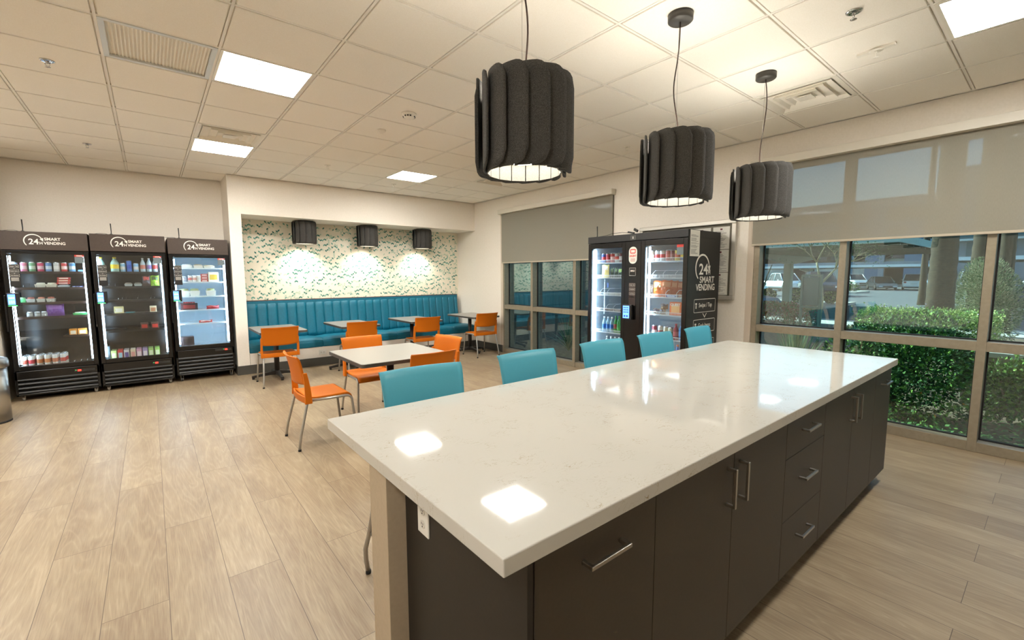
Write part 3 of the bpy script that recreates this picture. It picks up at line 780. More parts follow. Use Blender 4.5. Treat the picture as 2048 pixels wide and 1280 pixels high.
#PART2
# ------------------------------------------------------------------ vending fridges along the back wall
M_brown = noise_mat('header_brown', (62, 50, 42), (68, 56, 47), 120, .5)
M_print = mat('white_print', (232, 228, 218), .5)
M_led = mat('led_strip', (205, 232, 255), .5, 0, LED)
M_screen = mat('terminal_screen', (70, 110, 235), .3, 0, 2.2)
M_red = mat('red_label', (205, 62, 50), .5)
M_paper = mat('paper_white', (222, 220, 210), .7)
M_ink = mat('ink_grey', (92, 90, 86), .7)
def fridge(x0, x1, yf, top, zsplit, zg, label, kind):
    Wd = x1-x0; D = YB-.03-yf
    r = thing('vending_fridge', (x0, yf, 0), label, 'vending fridge', 'tall glass-door vending fridges on the back wall')
    white = kind == 'white'
    inn = mat('fridge_lining_white', (206, 220, 228), .4) if white else mat('fridge_lining_dark', (30, 32, 34), .22, .6)
    hz = top-.222
    c = MB(); t_ = .035
    c.box(0, t_, .045, D, .085, hz); c.box(Wd-t_, Wd, .045, D, .085, hz); c.box(t_, Wd-t_, D-.03, D, .085, hz)
    c.box(t_, Wd-t_, .045, D-.03, hz-.03, hz); c.box(t_, Wd-t_, .045, D-.03, .085, zsplit+.02)
    c.build('cabinet', M_black, r)
    l = MB(); e = .003
    l.box(t_, t_+e, .05, D-.03, zsplit+.02, hz-.03); l.box(Wd-t_-e, Wd-t_, .05, D-.03, zsplit+.02, hz-.03)
    l.box(t_, Wd-t_, D-.034, D-.031, zsplit+.02, hz-.03); l.box(t_, Wd-t_, .05, D-.034, hz-.034, hz-.031); l.box(t_, Wd-t_, .05, D-.034, zsplit+.021, zsplit+.025)
    l.build('lining', inn, r)
    Bx(-.004, Wd+.004, -.012, D, hz, top).build('header_panel', M_brown, r, bevel=.004)
    p = MB(); cx = Wd*.385; z0 = hz+.075
    arc_arrow(p, cx-.012, z0+.034, .078, .010, 222, 22, -.0135)
    add_text(p, '24', .092, cx-.052, z0-.004, .0018, width=.086); add_text(p, 'H', .044, cx+.040, z0-.004, .0012, width=.026)
    add_text(p, 'SMART', .047, cx+.083, z0+.046, .0012, width=.142); add_text(p, 'VENDING', .047, cx+.075, z0-.004, .0012, width=.190)
    p.v = [(v[0], -.0135, v[2]) for v in p.v]
    p.build('lettering', M_print, r, recalc=False)
    # door
    d = MB(); fw = .045; zb, zt = zsplit+.008, hz-.006
    d.box(0, fw, 0, .045, zb, zt); d.box(Wd-fw, Wd, 0, .045, zb, zt); d.box(fw, Wd-fw, 0, .045, zb, zb+fw+.01); d.box(fw, Wd-fw, 0, .045, zt-fw+.005, zt)
    door = d.build('door_frame', M_blackg, r, bevel=.004)
    Bx(fw-.004, Wd-fw+.004, .012, .018, zb+fw, zt-fw+.01).build('glass', M_cglass, door)
    Bx(-.014, .004, -.022, .004, .86, 1.30).build('handle', M_blackg, door, bevel=.004)
    for s in (0, 1):
        xx = (fw+.006, fw+.020) if s == 0 else (Wd-fw-.020, Wd-fw-.006)
        Bx(*xx, .056, .066, zb+fw+.03, zt-fw-.02).build('light_strip', M_led, r)
    # payment terminal
    tx = .012 if not white else .008
    tm = Bx(tx, tx+.108, -.045, -.002, 1.165, 1.325).build('payment_terminal', M_black, door, bevel=.008)
    Bx(tx+.012, tx+.072, -.0475, -.045, 1.185, 1.308).build('screen', M_screen, tm)
    s = MB()
    for q in range(3): s.box(tx+.020+q*.017, tx+.032+q*.017, -.0485, -.0476, 1.258, 1.272)
    for q in range(6): s.box(tx+.022+(q % 3)*.017, tx+.030+(q % 3)*.017, -.0485, -.0476, 1.222-.018*(q//3), 1.230-.018*(q//3))
    s.build('icons', mat('screen_white', (225, 235, 255), .4, 0, 1.5), tm)
    Bx(tx+.012, tx+.085, -.0465, -.044, 1.168, 1.176).build('status_light', mat('green_status', (60, 220, 90), .4, 0, 1.5), tm)
    # instruction sticker
    sx = fw+.004
    sk = Bx(sx, sx+.088, .0085, .0118, 1.395, 1.668).build('instruction_sticker', mat('sticker_black', (26, 24, 22), .5), door)
    m = MB()
    for z_, tx_ in ((1.635, 'Swipe / Tap'), (1.580, 'Grab Items'), (1.527, 'Auto Checkout')):
        outline(m, sx+.005, sx+.083, z_-.012, z_+.024, .004, .0016, .0075); k = len(m.v)
        add_text(m, tx_, .014, sx+.012, z_+.001, .0002, width=.064)
        m.v = m.v[:k]+[(v[0], .0072, v[2]) for v in m.v[k:]]
    for z_ in (1.612, 1.556): m.add([(sx+.036, .0072, z_+.006), (sx+.044, .0072, z_-.002), (sx+.052, .0072, z_+.006), (sx+.044, .0072, z_+.001)], [(0, 1, 2, 3)])
    for k in range(4): m.box(sx+.012, sx+.076, .0072, .008, 1.50-.011*k, 1.504-.011*k)
    m.build('sticker_print', M_print, sk, recalc=False)
    wl = Bx(Wd-fw-.088, Wd-fw-.002, .010, .0118, zt-fw-.020, zt-fw+.004).build('warning_label', M_red, door)
    m = MB(); add_text(m, 'WARNING', .016, Wd-fw-.072, zt-fw-.014, .001, width=.056); m.v = [(v[0], .0092, v[2]) for v in m.v]; m.build('warning_text', M_print, wl, recalc=False)
    Bx(Wd-fw-.088, Wd-fw-.002, .0105, .0115, zt-fw-.10, zt-fw-.022).build('clear_label', mat('clear_label_grey', (105, 118, 122), .5), door)
    # lower service panel
    lp = MB(); lp.box(-.002, Wd+.002, -.006, .05, zg+.20 if not white else zg+.26, zsplit)
    lp.box(-.002, .022, -.006, .05, zg, zsplit); lp.box(Wd-.022, Wd+.002, -.006, .05, zg, zsplit); lp.box(0, Wd, -.006, .05, zg, zg+.022); lp.box(0, Wd, .03, .05, zg, zsplit)
    lp.build('service_panel', M_blackg, r, bevel=.003)
    nn = 4 if not white else 5
    for k in range(nn):
        z_ = zg+.045+k*(.155 if not white else .205)/(nn-1)
        MB().prism([(-.012, z_-.006), (-.004, z_+.010), (.028, z_+.022), (.028, z_+.004)], 0, .022, Wd-.022).build('louvre', M_black, r)
    zc = zsplit-.048 if not white else zsplit-.032
    cp = Bx(Wd*.69 if not white else Wd*.66, Wd*.95, -.0085, -.005, zc-.016, zc+.016).build('control_panel', mat('panel_grey_black', (40, 40, 38), .4), r)
    a = Wd*.70 if not white else Wd*.80
    Bx(a+.022, a+.055, -.0095, -.008, zc-.010, zc+.010).build('display', mat('red_display', (240, 40, 30), .4, 0, 2.2), cp)
    Bx(a+.004, a+.010, -.0095, -.008, zc+.002, zc+.008).build('indicator', mat('green_status', (60, 220, 90), .4, 0, 1.5), cp)
    # casters
    for cx_ in (.05, Wd-.05):
        for cy in (.05, D-.08):
            cs = MB(); zt_ = zg+.004
            cs.box(cx_-.028, cx_+.028, cy-.028, cy+.028, zt_-.008, zt_); cs.box(cx_-.016, cx_-.012, cy-.02, cy+.024, .022, zt_-.008); cs.box(cx_+.012, cx_+.016, cy-.02, cy+.024, .022, zt_-.008)
            q = cs.build('caster', M_steel, r)
            MB().prism([(cy+.008+.026*cos(t2*pi/8), .026+.026*sin(t2*pi/8)) for t2 in range(16)], 0, cx_-.011, cx_+.011).build('wheel', mat('caster_wheel', (150, 148, 142) if not white else (48, 47, 45), .5), q)
    return r, D
def shelf(r, a, b, z, y0, y1, m, lip=.02):
    s = MB(); s.box(a, b, y0, y1, z-.010, z); s.box(a, b, y0-.004, y0, z-.010-lip*.4, z+lip*.6)
    return s.build('shelf', m, r)
M_dsh = mat('dark_shelf', (52, 36, 32), .4, .3)
M_wsh = mat('white_shelf', (225, 235, 240), .4)
F1, D1 = fridge(-1.345, -.590, 7.90, 2.060, .365, .062, 'vending fridge on the far left, dark inside, with a row of pale cans on top', 'dark')
F2, D2 = fridge(-.565, .190, 7.90, 2.066, .365, .062, 'middle vending fridge of the back wall, dark inside with mostly empty shelves', 'dark')
F3, D3 = fridge(.225, .932, 7.90, 2.052, .452, .090, 'vending fridge with a white lit interior, beside the booth pier', 'white')
SH1 = [1.570, 1.374, 1.190, 1.012]
for z in SH1: shelf(F1, .038, .717, z, .085, .50, M_dsh)
shelf(F1, .44, .717, .760, .085, .50, M_dsh)
for z in SH1+[.782]: shelf(F2, .038, .717, z, .085, .50, mat('black_shelf', (26, 26, 28), .4, .4))
SH3 = [1.634, 1.433, 1.225, 1.026, .828]
for z in SH3: shelf(F3, .038, .669, z, .085, .50, M_wsh, .008)
# wire dividers standing on the dark shelves
for F, sp in ((F1, ((.14, 1.374), (.25, 1.374), (.36, 1.19), (.22, 1.19), (.30, 1.012), (.17, 1.012), (.52, .396), (.58, .396), (.64, .396))), (F2, ((.13, 1.374), (.2, 1.374), (.22, 1.19), (.26, 1.19), (.30, 1.19), (.42, 1.19), (.56, 1.19), (.60, 1.19), (.17, 1.012), (.60, 1.012), (.27, .782), (.60, 1.374)))):
    for dx, z in sp:
        MB().tube([(dx, .10, z), (dx, .10, z+.035), (dx+.012, .13, z+.055), (dx+.012, .40, z+.055), (dx, .42, z)], .0022, 5).build('wire_divider', M_chrome, F)
def antenna(x, y, z, label, side=-1):
    r = thing('antenna', (x, y, z), label, 'antenna', 'black aerials on the vending machines')
    MB().lathe([(0, .0), (.026, .0), (.024, .010), (.008, .020), (0, .022)], seg=16).build('magnet_base', M_black, r)
    MB().tube([(0, 0, .018), (.002, 0, .05), (.000, 0, .155)], [.0045, .0052, .006], 8).build('mast', M_black, r)
    MB().tube([(side*.02, 0, .006), (side*.07, 0, .022), (side*.12, .0, .020), (side*.17, .01, .012), (side*.21, .01, -.004)] if side < 0 else [(.02, 0, .006), (.06, 0, .01)], .0022, 5).build('cable', M_black, r)
    return r
antenna(-1.172, 8.08, 2.060, 'black stick aerial on top of the far-left vending fridge')
antenna(-.362, 8.08, 2.066, 'black stick aerial on top of the middle vending fridge')
antenna(.366, 8.08, 2.052, 'black stick aerial on top of the white-lit vending fridge')

# ------------------------------------------------------------------ products
M_lid = mat('can_lid', (190, 192, 194), .25, .9)
def pm(c): return mat('print_%d_%d_%d' % c, c, .35)
def can(loc, col, label, group, h=.122, r=.030, band=None, name='drink_can', cat='can'):
    pr = [(0, 0), (r*.8, 0), (r, .008), (r, h*.30), (r, h*.62), (r, h-.012), (r*.84, h-.002), (r*.84, h), (r*.7, h-.003), (0, h-.003)]
    m = MB(); m.lathe(pr, seg=16, mi=[1, 0, 0, 2, 0, 1, 1, 1, 1])
    o = m.build(name, [pm(col), M_lid, pm(band or col)]); o.location = loc; return tag(o, label, cat, group)
def bottle(loc, col, label, group, h=.20, r=.031, cap=(235, 210, 60), lab=None, clear=True):
    pr = [(0, 0), (r*.9, 0), (r, .01), (r, h*.25), (r, h*.52), (r*.96, h*.62), (r*.45, h*.84), (r*.36, h*.88), (r*.36, h*.90), (r*.42, h*.90), (r*.42, h), (0, h)]
    m = MB(); m.lathe(pr, seg=16, mi=[0, 0, 0, 1, 0, 0, 0, 0, 2, 2, 2])
    body = mat('bottle_%d_%d_%d' % col, col, .15)
    o = m.build('drink_bottle', [body, pm(lab or col), pm(cap)]); o.location = loc; return tag(o, label, 'bottle', group)
def bag(loc, col, label, group, w_=.12, h=.15, d=.04, col2=None, rz=0, name='snack_bag', cat='snack bag', tilt=0):
    m = MB(); rnd = random.Random(hash((round(loc[0]*1000), round(loc[1]*1000))) & 255)
    nu, nv = 8, 10
    for s in (-1, 1):
        vs = []
        for j in range(nv+1):
            for i in range(nu+1):
                u, v = i/nu, j/nv; p = sin(pi*u)**.8*sin(pi*min(1, max(0, v)))**.75
                vs.append(((u-.5)*w_*(1-.05*sin(pi*v)), s*d/2*p*(1+.3*rnd.uniform(-1, 1)), v*h+.004*sin(u*9+v*5)))
        f = [(j*(nu+1)+i, j*(nu+1)+i+1, (j+1)*(nu+1)+i+1, (j+1)*(nu+1)+i) for j in range(nv) for i in range(nu)]
        for q, ff in enumerate(f):
            j = q//nu; m.add([vs[k] for k in ff], [(0, 1, 2, 3)], 1 if (col2 and .55 < j/nv < .85 and 0 < q % nu < nu-1) else 0, True)
    o = m.build(name, [pm(col), pm(col2 or col)]); o.location = loc; o.rotation_euler = (tilt, 0, rz); return tag(o, label, cat, group)
def pack(loc, col, label, group, w_=.07, d=.09, h=.08, col2=None, rz=0, tilt=0, name='snack_box', cat='box', bev=.006, txt=None, front='y'):
    m = MB(); m.box(-w_/2, w_/2, 0, d, 0, h, 0)
    if col2:
        m.box(-w_*.36, w_*.36, -.0012, .001, h*.22, h*.74, 1)
    o = m.build(name, [pm(col), pm(col2 or col)], bevel=bev); o.location = loc; o.rotation_euler = (tilt, 0, rz)
    if txt:
        k = MB(); add_text(k, txt, .04, -w_*.42, h*.72, .002, width=w_*.84); k.v = [(v[0], -.0025, v[2]) for v in k.v]; k.build('lettering', M_print, o, recalc=False)
    return tag(o, label, cat, group)
def tray(loc, col, fill, label, group, w_=.10, d=.09, h=.045):
    m = MB(); a = .8
    vs = [(-w_/2*a, 0, 0), (w_/2*a, 0, 0), (w_/2*a, d, 0), (-w_/2*a, d, 0), (-w_/2, -.005, h*.7), (w_/2, -.005, h*.7), (w_/2, d+.005, h*.7), (-w_/2, d+.005, h*.7)]
    m.add(vs, [(3, 2, 1, 0), (4, 5, 6, 7), (0, 1, 5, 4), (1, 2, 6, 5), (2, 3, 7, 6), (3, 0, 4, 7)], 0)
    m.lathe([(w_*.42, h*.7), (w_*.36, h*.95), (0, h)], (0, d/2, 0), 14, 1, True, 1, d/w_)
    o = m.build('food_tray', [pm(col), pm(fill)]); o.location = loc; return tag(o, label, 'food tray', group)
Y1 = 8.005
A = 'on the top shelf of the far-left fridge'
for x, c, b, n in ((-1.268, (150, 190, 215), (210, 225, 235), 'pale blue can half behind the black sticker'), (-1.189, (222, 130, 160), (235, 200, 210), 'pink can'), (-1.117, (110, 168, 128), (205, 225, 210), 'green can'), (-1.045, (205, 70, 110), (235, 200, 210), 'crimson-pink can'),
                  (-.975, (95, 135, 190), (205, 220, 235), 'blue can between crimson and grey ones'), (-.904, (196, 198, 196), (225, 225, 222), 'grey can'), (-.835, (205, 60, 66), (235, 205, 200), 'red can'), (-.763, (98, 158, 212), (215, 230, 240), 'sky-blue can at the end')):
    can((x, Y1+.02, 1.570), c, f'{n} on top of the far-left fridge'.replace('on top of', 'on the top shelf of'), 'cans on the top shelf of the far-left fridge', .128, .0295, b)
pack((-.68, Y1+.02, 1.570), (120, 160, 200), f'short blue box beside the last can {A}', None, .07, .1, .035)
tray((-1.063, Y1, 1.374), (214, 216, 206), (232, 232, 220), 'white sandwich tray on the second shelf of the far-left fridge, left of its twin', 'sandwich trays', .10, .1, .07)
tray((-.965, Y1, 1.374), (212, 212, 200), (228, 226, 210), 'white sandwich tray on the second shelf of the far-left fridge, next to the red bags', 'sandwich trays', .10, .1, .07)
for k, c in enumerate(((196, 48, 40), (214, 70, 50), (176, 40, 44))):
    pack((-.858+.004*k, Y1, 1.374+.048+.030*k), c, ('bottom red pouch of the stack of three in the far-left fridge', 'middle red pouch of the stack of three in the far-left fridge', 'top red pouch of the stack of three in the far-left fridge')[k], 'red pouches', .115, .1, .026, (235, 225, 215), name='snack_pouch', cat='pouch', bev=.010)
tray((-.858, Y1, 1.374), (190, 206, 214), (200, 215, 220), 'clear tray under the stacked red pouches in the far-left fridge', None, .11, .1, .045)
for k in range(3): pack((-.765+.034*k, Y1, 1.374), (40, 70, 160), ('leftmost', 'middle', 'rightmost')[k]+' small blue wrapped bar on the second shelf of the far-left fridge', 'small blue bars', .028, .08, .022, (220, 228, 240), name='snack_bar', cat='snack bar', bev=.005)
for x, c, f, n in ((-1.235, (96, 190, 120), (170, 220, 175), 'green-lidded tray beside the payment terminal of the far-left fridge'), (-1.16, (196, 200, 196), (196, 120, 110), 'clear tray with pink food on the third shelf of the far-left fridge'),
                   (-1.07, (200, 205, 200), (205, 140, 120), 'clear tray with reddish food, middle of the third shelf, far-left fridge'), (-.985, (205, 208, 204), (190, 110, 96), 'clear tray with dark red food on the third shelf of the far-left fridge')):
    tray((x, Y1, 1.190), c, f, n, 'trays on the third shelf of the far-left fridge', .078, .09, .075)
for x, n in ((-1.18, 'clear plastic cup on the fourth shelf of the far-left fridge, nearest the terminal'), (-1.115, 'clear plastic cup between two others in the far-left fridge'), (-1.055, 'clear plastic cup beside the purple bag')):
    can((x, Y1+.02, 1.012), (150, 156, 158), n, 'clear cups', .075, .028, (190, 196, 198), name='plastic_cup', cat='cup')
bag((-.955, Y1+.03, 1.012), (120, 66, 160), 'purple snack bag on the fourth shelf of the far-left fridge', None, .165, .16, .06, (160, 110, 195))
tray((-.73, Y1, 1.012), (70, 180, 100), (210, 230, 210), 'green-rimmed tray at the right end of the fourth shelf, far-left fridge', None, .14, .1, .05)
pack((-.812, Y1, .760), (226, 150, 60), 'orange-and-white packet on the short shelf of the far-left fridge, nearer the middle', 'orange packets', .072, .09, .085, (240, 225, 200), bev=.014)
pack((-.725, Y1, .760), (232, 158, 70), 'orange-and-white packet on the short shelf of the far-left fridge, at the right', 'orange packets', .085, .09, .085, (244, 232, 205), bev=.014)
for k, x in enumerate((-1.275, -1.212, -1.140, -1.072, -1.003, -.932)):
    for q in range(3):
        rowl = ('front', 'second', 'third')[q]; coln = ('leftmost', 'second', 'third', 'fourth', 'fifth', 'rightmost')[k]
        can((x+.004*q, Y1+.035+.072*q, .392), (222, 218, 210), f'white can with red and grey print, {coln} column, {rowl} row, floor of the far-left fridge', 'white cans at the bottom of the far-left fridge', .150, .0275, ((196, 88, 66), (196, 60, 60), (216, 128, 70), (222, 140, 80), (210, 120, 80), (205, 70, 62))[k])
B = 'on the top shelf of the middle fridge'
bottle((-.488, Y1+.03, 1.570), (150, 190, 190), f'yellow-capped clear bottle behind the sticker {B}', None, .20, .038, (230, 210, 50))
bottle((-.352, Y1+.03, 1.570), (165, 200, 190), f'clear bottle with a yellow cap and label {B}', None, .205, .045, (232, 212, 50), (235, 200, 40))
for x, c, hh, n in ((-.272, (130, 180, 215), .13, 'pale blue slim can beside the yellow bottle'), (-.206, (60, 110, 190), .168, 'tall blue can'), (-.136, (125, 175, 215), .13, 'pale blue slim can beside the juice bottles')):
    can((x, Y1+.03, 1.570), c, f'{n} {B}', 'slim cans in the middle fridge', hh, .028, (215, 215, 215) if hh < .15 else (40, 70, 170))
for x, c, n in ((-.062, (190, 110, 90), 'clear bottle with a grey and red label'), (.004, (120, 96, 150), 'clear bottle with a purple label'), (.068, (205, 70, 66), 'clear bottle with a red label')):
    bottle((x, Y1+.03, 1.570), (180, 200, 208), f'{n} {B}', 'juice bottles in the middle fridge', .20, .030, (220, 225, 225), c)
tray((-.23, Y1, 1.374), (170, 180, 184), (140, 130, 120), 'clear food tray on the second shelf of the middle fridge, further from the pouches', 'clear trays', .085, .09, .06)
tray((-.13, Y1, 1.374), (160, 172, 176), (120, 120, 112), 'clear food tray on the second shelf of the middle fridge, nearer the pouches', 'clear trays', .085, .09, .06)
bag((-.038, Y1+.02, 1.374), (60, 42, 40), 'black and red pouch standing on the second shelf of the middle fridge', None, .085, .155, .04, (180, 60, 50))
bag((.055, Y1+.02, 1.374), (140, 190, 50), 'lime green pouch standing on the second shelf of the middle fridge', None, .095, .155, .04, (60, 80, 40))
pack((-.352, Y1+.02, 1.012), (225, 214, 150), 'yellow and white carton leaning on the fourth shelf of the middle fridge', None, .10, .03, .105, (244, 240, 225), 0, radians(-18))
pack((-.235, Y1, 1.012), (40, 120, 140), 'flat teal packet on the fourth shelf of the middle fridge', None, .10, .1, .022, (90, 180, 190))
pack((.012, Y1, 1.012), (222, 214, 185), 'cream carton at the right end of the fourth shelf, middle fridge', None, .075, .05, .095, (180, 120, 80))
pack((-.097, Y1, .782), (66, 40, 38), 'dark red-labelled tub on the fifth shelf of the middle fridge, left of its twin', 'dark tubs', .085, .08, .095, (190, 50, 44))
pack((.017, Y1, .782), (70, 46, 42), 'dark red-labelled tub on the fifth shelf of the middle fridge, right of its twin', 'dark tubs', .085, .08, .095, (200, 56, 48))
pack((-.505, Y1+.01, .392), (60, 78, 86), 'smoky clear box in the bottom left of the middle fridge', None, .06, .1, .19)
for x, c, c2, n in ((-.440, (168, 190, 110), (225, 230, 190), 'lime green carton, nearest the smoky box'), (-.375, (190, 46, 44), (150, 190, 200), 'red carton'), (-.310, (205, 198, 200), (90, 70, 140), 'white carton with a purple label'), (-.243, (222, 206, 180), (230, 160, 150), 'beige carton'),
                    (-.178, (206, 150, 175), (235, 215, 220), 'pink carton'), (-.113, (150, 130, 180), (225, 215, 220), 'lilac carton'), (-.050, (160, 196, 110), (225, 235, 200), 'green carton beside the lilac one'), (.020, (150, 196, 96), (222, 235, 200), 'green carton at the right end')):
    pack((x, Y1, .392), c, f'{n} in the bottom row of the middle fridge', 'cartons along the bottom of the middle fridge', .054, .20, .125, c2, bev=.012)
tray((.43, Y1, 1.634), (232, 234, 232), (240, 238, 230), 'white food tray on the top shelf of the white-lit fridge, nearest the sticker', 'white trays', .13, .1, .06)
tray((.565, Y1, 1.634), (226, 222, 214), (206, 190, 160), 'white food tray with beige filling, middle of the top shelf, white-lit fridge', 'white trays', .12, .1, .06)
tray((.70, Y1, 1.634), (230, 228, 220), (236, 222, 190), 'wide flat tray at the right of the top shelf, white-lit fridge', 'white trays', .15, .1, .05)
can((.385, Y1+.02, 1.433), (180, 196, 222), 'pale blue cup on the second shelf of the white-lit fridge', None, .085, .03, (210, 220, 235), name='plastic_cup', cat='cup')
for x, c, n in ((.455, (216, 120, 110), 'nearest the pale blue cup'), (.510, (222, 160, 150), 'between two other cups'), (.562, (216, 216, 214), 'beside the red boxes')):
    can((x, Y1+.02, 1.433), (228, 226, 222), f'white red-printed cup in the white-lit fridge, {n}', 'white cups', .10, .026, c, name='plastic_cup', cat='cup')
for k in range(3): pack((.632+.014*0, Y1+.02, 1.433+.041*k), (186, 64, 60), ('lowest red carton of the stack in the white-lit fridge', 'middle red carton of the stack in the white-lit fridge', 'topmost red carton of the stack in the white-lit fridge')[k], 'stacked red cartons', .085, .1, .038, (226, 200, 196), bev=.003)
pack((.745, Y1+.01, 1.433), (226, 222, 205), 'white and yellow carton beside the stacked red cartons', None, .13, .1, .145, (226, 190, 80), bev=.004)
for x, n in ((.38, 'half behind the terminal'), (.502, 'in the middle'), (.70, 'at the right')):
    tray((x, Y1, 1.225), (226, 232, 228), (150, 156, 110), f'clear bowl of salad on the third shelf of the white-lit fridge, {n}', 'salad bowls', .13, .1, .115)
pk = pack((.425, Y1, 1.026), (70, 46, 48), 'dark tray heaped with red wrapped sticks, white-lit fridge', None, .20, .1, .10, (150, 60, 60), bev=.004)
for k in range(5): pack((.37+.028*k, Y1-.004, 1.026+.101), (170, 52, 52), ('leftmost', 'second', 'middle', 'fourth', 'rightmost')[k]+' red wrapped stick lying on the dark tray in the white-lit fridge', 'red wrapped sticks', .024, .1, .016, None, name='snack_stick', cat='snack stick', bev=.005)
bag((.71, Y1+.02, 1.026), (176, 44, 52), 'flat red meat pack at the right of the fourth shelf, white-lit fridge', None, .16, .055, .07, (205, 90, 86), name='meat_pack', cat='meat pack')
bag((.61, Y1+.02, .828), (214, 80, 72), 'flat red and white pack on the fifth shelf of the white-lit fridge', None, .17, .04, .06, (238, 226, 216), name='snack_pouch', cat='pouch')
pack((.375, Y1, .510), (62, 50, 52), 'dark brown carton with an open front at the bottom of the white-lit fridge', None, .155, .14, .125, (36, 30, 32), bev=.003)

# ------------------------------------------------------------------ twin-door cooler against the window wall (front faces -x)
VX, V0, V1, VH = 4.60, 2.615, 4.045, 2.015
tv = thing('twin_cooler', (VX, V1, 0), 'tall black twin-door vending cooler with white lettering on its side', 'vending cooler', None, -pi/2)
# local frame: x runs from the far end (V1) towards the camera, y goes into the machine
Wd, D = V1-V0, XW-.052-VX
c = MB(); t_ = .04
c.box(0, t_, .05, D, .10, VH-.09); c.box(Wd-t_, Wd, .05, D, .10, VH-.09); c.box(t_, Wd-t_, D-.035, D, .10, VH-.09); c.box(t_, Wd-t_, .05, D-.035, .10, .30); c.box(t_, Wd-t_, .05, D-.035, VH-.11, VH-.09)
c.build('cabinet', M_black, tv)
Bx(Wd-.0005, Wd+.001, .012, D, .10, VH-.012).build('side_skin', mat('side_panel_black', (36, 35, 33), .45), tv)
l = MB(); e = .003
l.box(t_, t_+e, .055, D-.035, .30, VH-.11); l.box(Wd-t_-e, Wd-t_, .055, D-.035, .30, VH-.11); l.box(t_, Wd-t_, D-.039, D-.036, .30, VH-.11); l.box(t_, Wd-t_, .055, D-.039, VH-.114, VH-.111); l.box(t_, Wd-t_, .055, D-.039, .301, .305)
l.build('lining', mat('cooler_lining_grey', (152, 162, 168), .4), tv)
Bx(-.004, Wd+.003, -.004, D, VH-.085, VH).build('top_cap', M_black, tv, bevel=.003)
Bx(.0, Wd, .02, D, .05, .10).build('kick', M_black, tv)
doors = ((0, .60), (.83, Wd))
Bx(.602, .828, .0, .05, .10, VH-.09).build('centre_panel', M_blackg, tv, bevel=.003)
for k, (a, b) in enumerate(doors):
    zb, zt = .11, VH-.092; fw = .052 if k == 0 else .055
    d = MB(); d.box(a, a+fw, 0, .048, zb, zt); d.box(b-fw, b, 0, .048, zb, zt); d.box(a+fw, b-fw, 0, .048, zb, zb+fw); d.box(a+fw, b-fw, 0, .048, zt-fw-.012, zt)
    dr = d.build('door_frame', M_blackg, tv, bevel=.004)
    Bx(a+fw-.003, b-fw+.003, .013, .019, zb+fw, zt-fw-.01).build('glass', M_cglass, dr)
    if k == 1:
        wl = Bx(b-fw-.085, b-fw-.002, .011, .0128, zt-fw-.045, zt-fw-.015).build('warning_label', M_red, dr)
        Bx(b-fw-.085, b-fw-.002, .011, .0128, zt-fw-.13, zt-fw-.046).build('clear_label', mat('clear_label_grey', (105, 118, 122), .5), dr)
    Bx(a+fw+.010, a+fw+.030, .062, .074, .32, VH-.17).build('light_strip', M_led, tv)
M_wire = mat('white_wire', (226, 232, 236), .4)
ZS = [1.680, 1.482, 1.252, 1.042, .755, .50]
def wire_shelf(a, b, z):
    s = MB(); y0, y1 = .10, D-.10
    s.box(a, b, y0, y0+.006, z+.030, z+.036); s.box(a, b, y0, y0+.006, z-.008, z-.002)
    n = int((b-a)/.016)
    for k in range(n+1):
        x = a+(b-a)*k/n; s.box(x-.0016, x+.0016, y0+.001, y0+.004, z-.004, z+.034)
    s.box(a, b, y0+.006, y1, z-.008, z-.004)
    return s.build('wire_shelf', M_wire, tv)
for a, b in ((t_+.004, .70), (.76, Wd-t_-.004)):
    for z in ZS: wire_shelf(a+.01, b-.01, z)
for xd, z in ((.12, 1.252), (.24, 1.252), (.22, 1.042), (.34, 1.042), (.92, 1.482), (1.06, 1.482), (1.22, 1.482), (1.10, 1.252), (1.24, 1.252)):
    MB().tube([(xd, .12, z), (xd, .12, z+.05), (xd+.02, .14, z+.085), (xd+.02, .40, z+.085)], .0028, 5).build('wire_divider', M_wire, tv)
# signs on the centre panel
pnl = .715
def oval(m, cx, cz, w_, h, mi=0, y=-.003):
    pts = [(cx+w_/2*math.copysign(abs(cos(t*pi/16))**.9, cos(t*pi/16)), cz+(h/2-w_/2)*(1 if sin(t*pi/16) >= 0 else -1)+w_/2*sin(t*pi/16)) for t in range(32)]
    m.prism(pts, 1, y, y+.002, mi)
m = MB(); oval(m, pnl, 1.755, .118, .205, 0); ou = m.build('notice_sticker', M_paper, tv)
m = MB(); outline(m, pnl-.04, pnl+.04, 1.775, 1.83, .012, .012, -.0045); add_text(m, 'URGENT', .034, pnl-.050, 1.735, .0015, width=.10); k = len(m.v)
for q in range(3): m.box(pnl-.035, pnl+.035, -.0042, -.003, 1.71-.014*q, 1.715-.014*q)
m.v = [(v[0], -.0042, v[2]) for v in m.v]; m.build('red_print', M_red, ou, recalc=False)
sk = Bx(pnl-.05, pnl+.05, -.003, -.001, 1.505, 1.605).build('small_sign', mat('sticker_black', (26, 24, 22), .5), tv)
m = MB(); outline(m, pnl-.047, pnl+.047, 1.508, 1.602, .004, .002, -.004); add_text(m, 'SMILE', .024, pnl-.030, 1.558, .0012, width=.06); m.box(pnl-.045, pnl+.045, -.004, -.0035, 1.548, 1.551)
for q in range(3): m.box(pnl-.036, pnl+.036, -.004, -.0035, 1.536-.010*q, 1.540-.010*q)
m.v = [(v[0], -.0038, v[2]) for v in m.v]; m.build('sign_print', M_print, sk, recalc=False)
sk = Bx(pnl-.048, pnl+.048, -.003, -.001, 1.14, 1.42).build('instruction_sticker', mat('sticker_brown', (52, 38, 34), .5), tv)
m = MB()
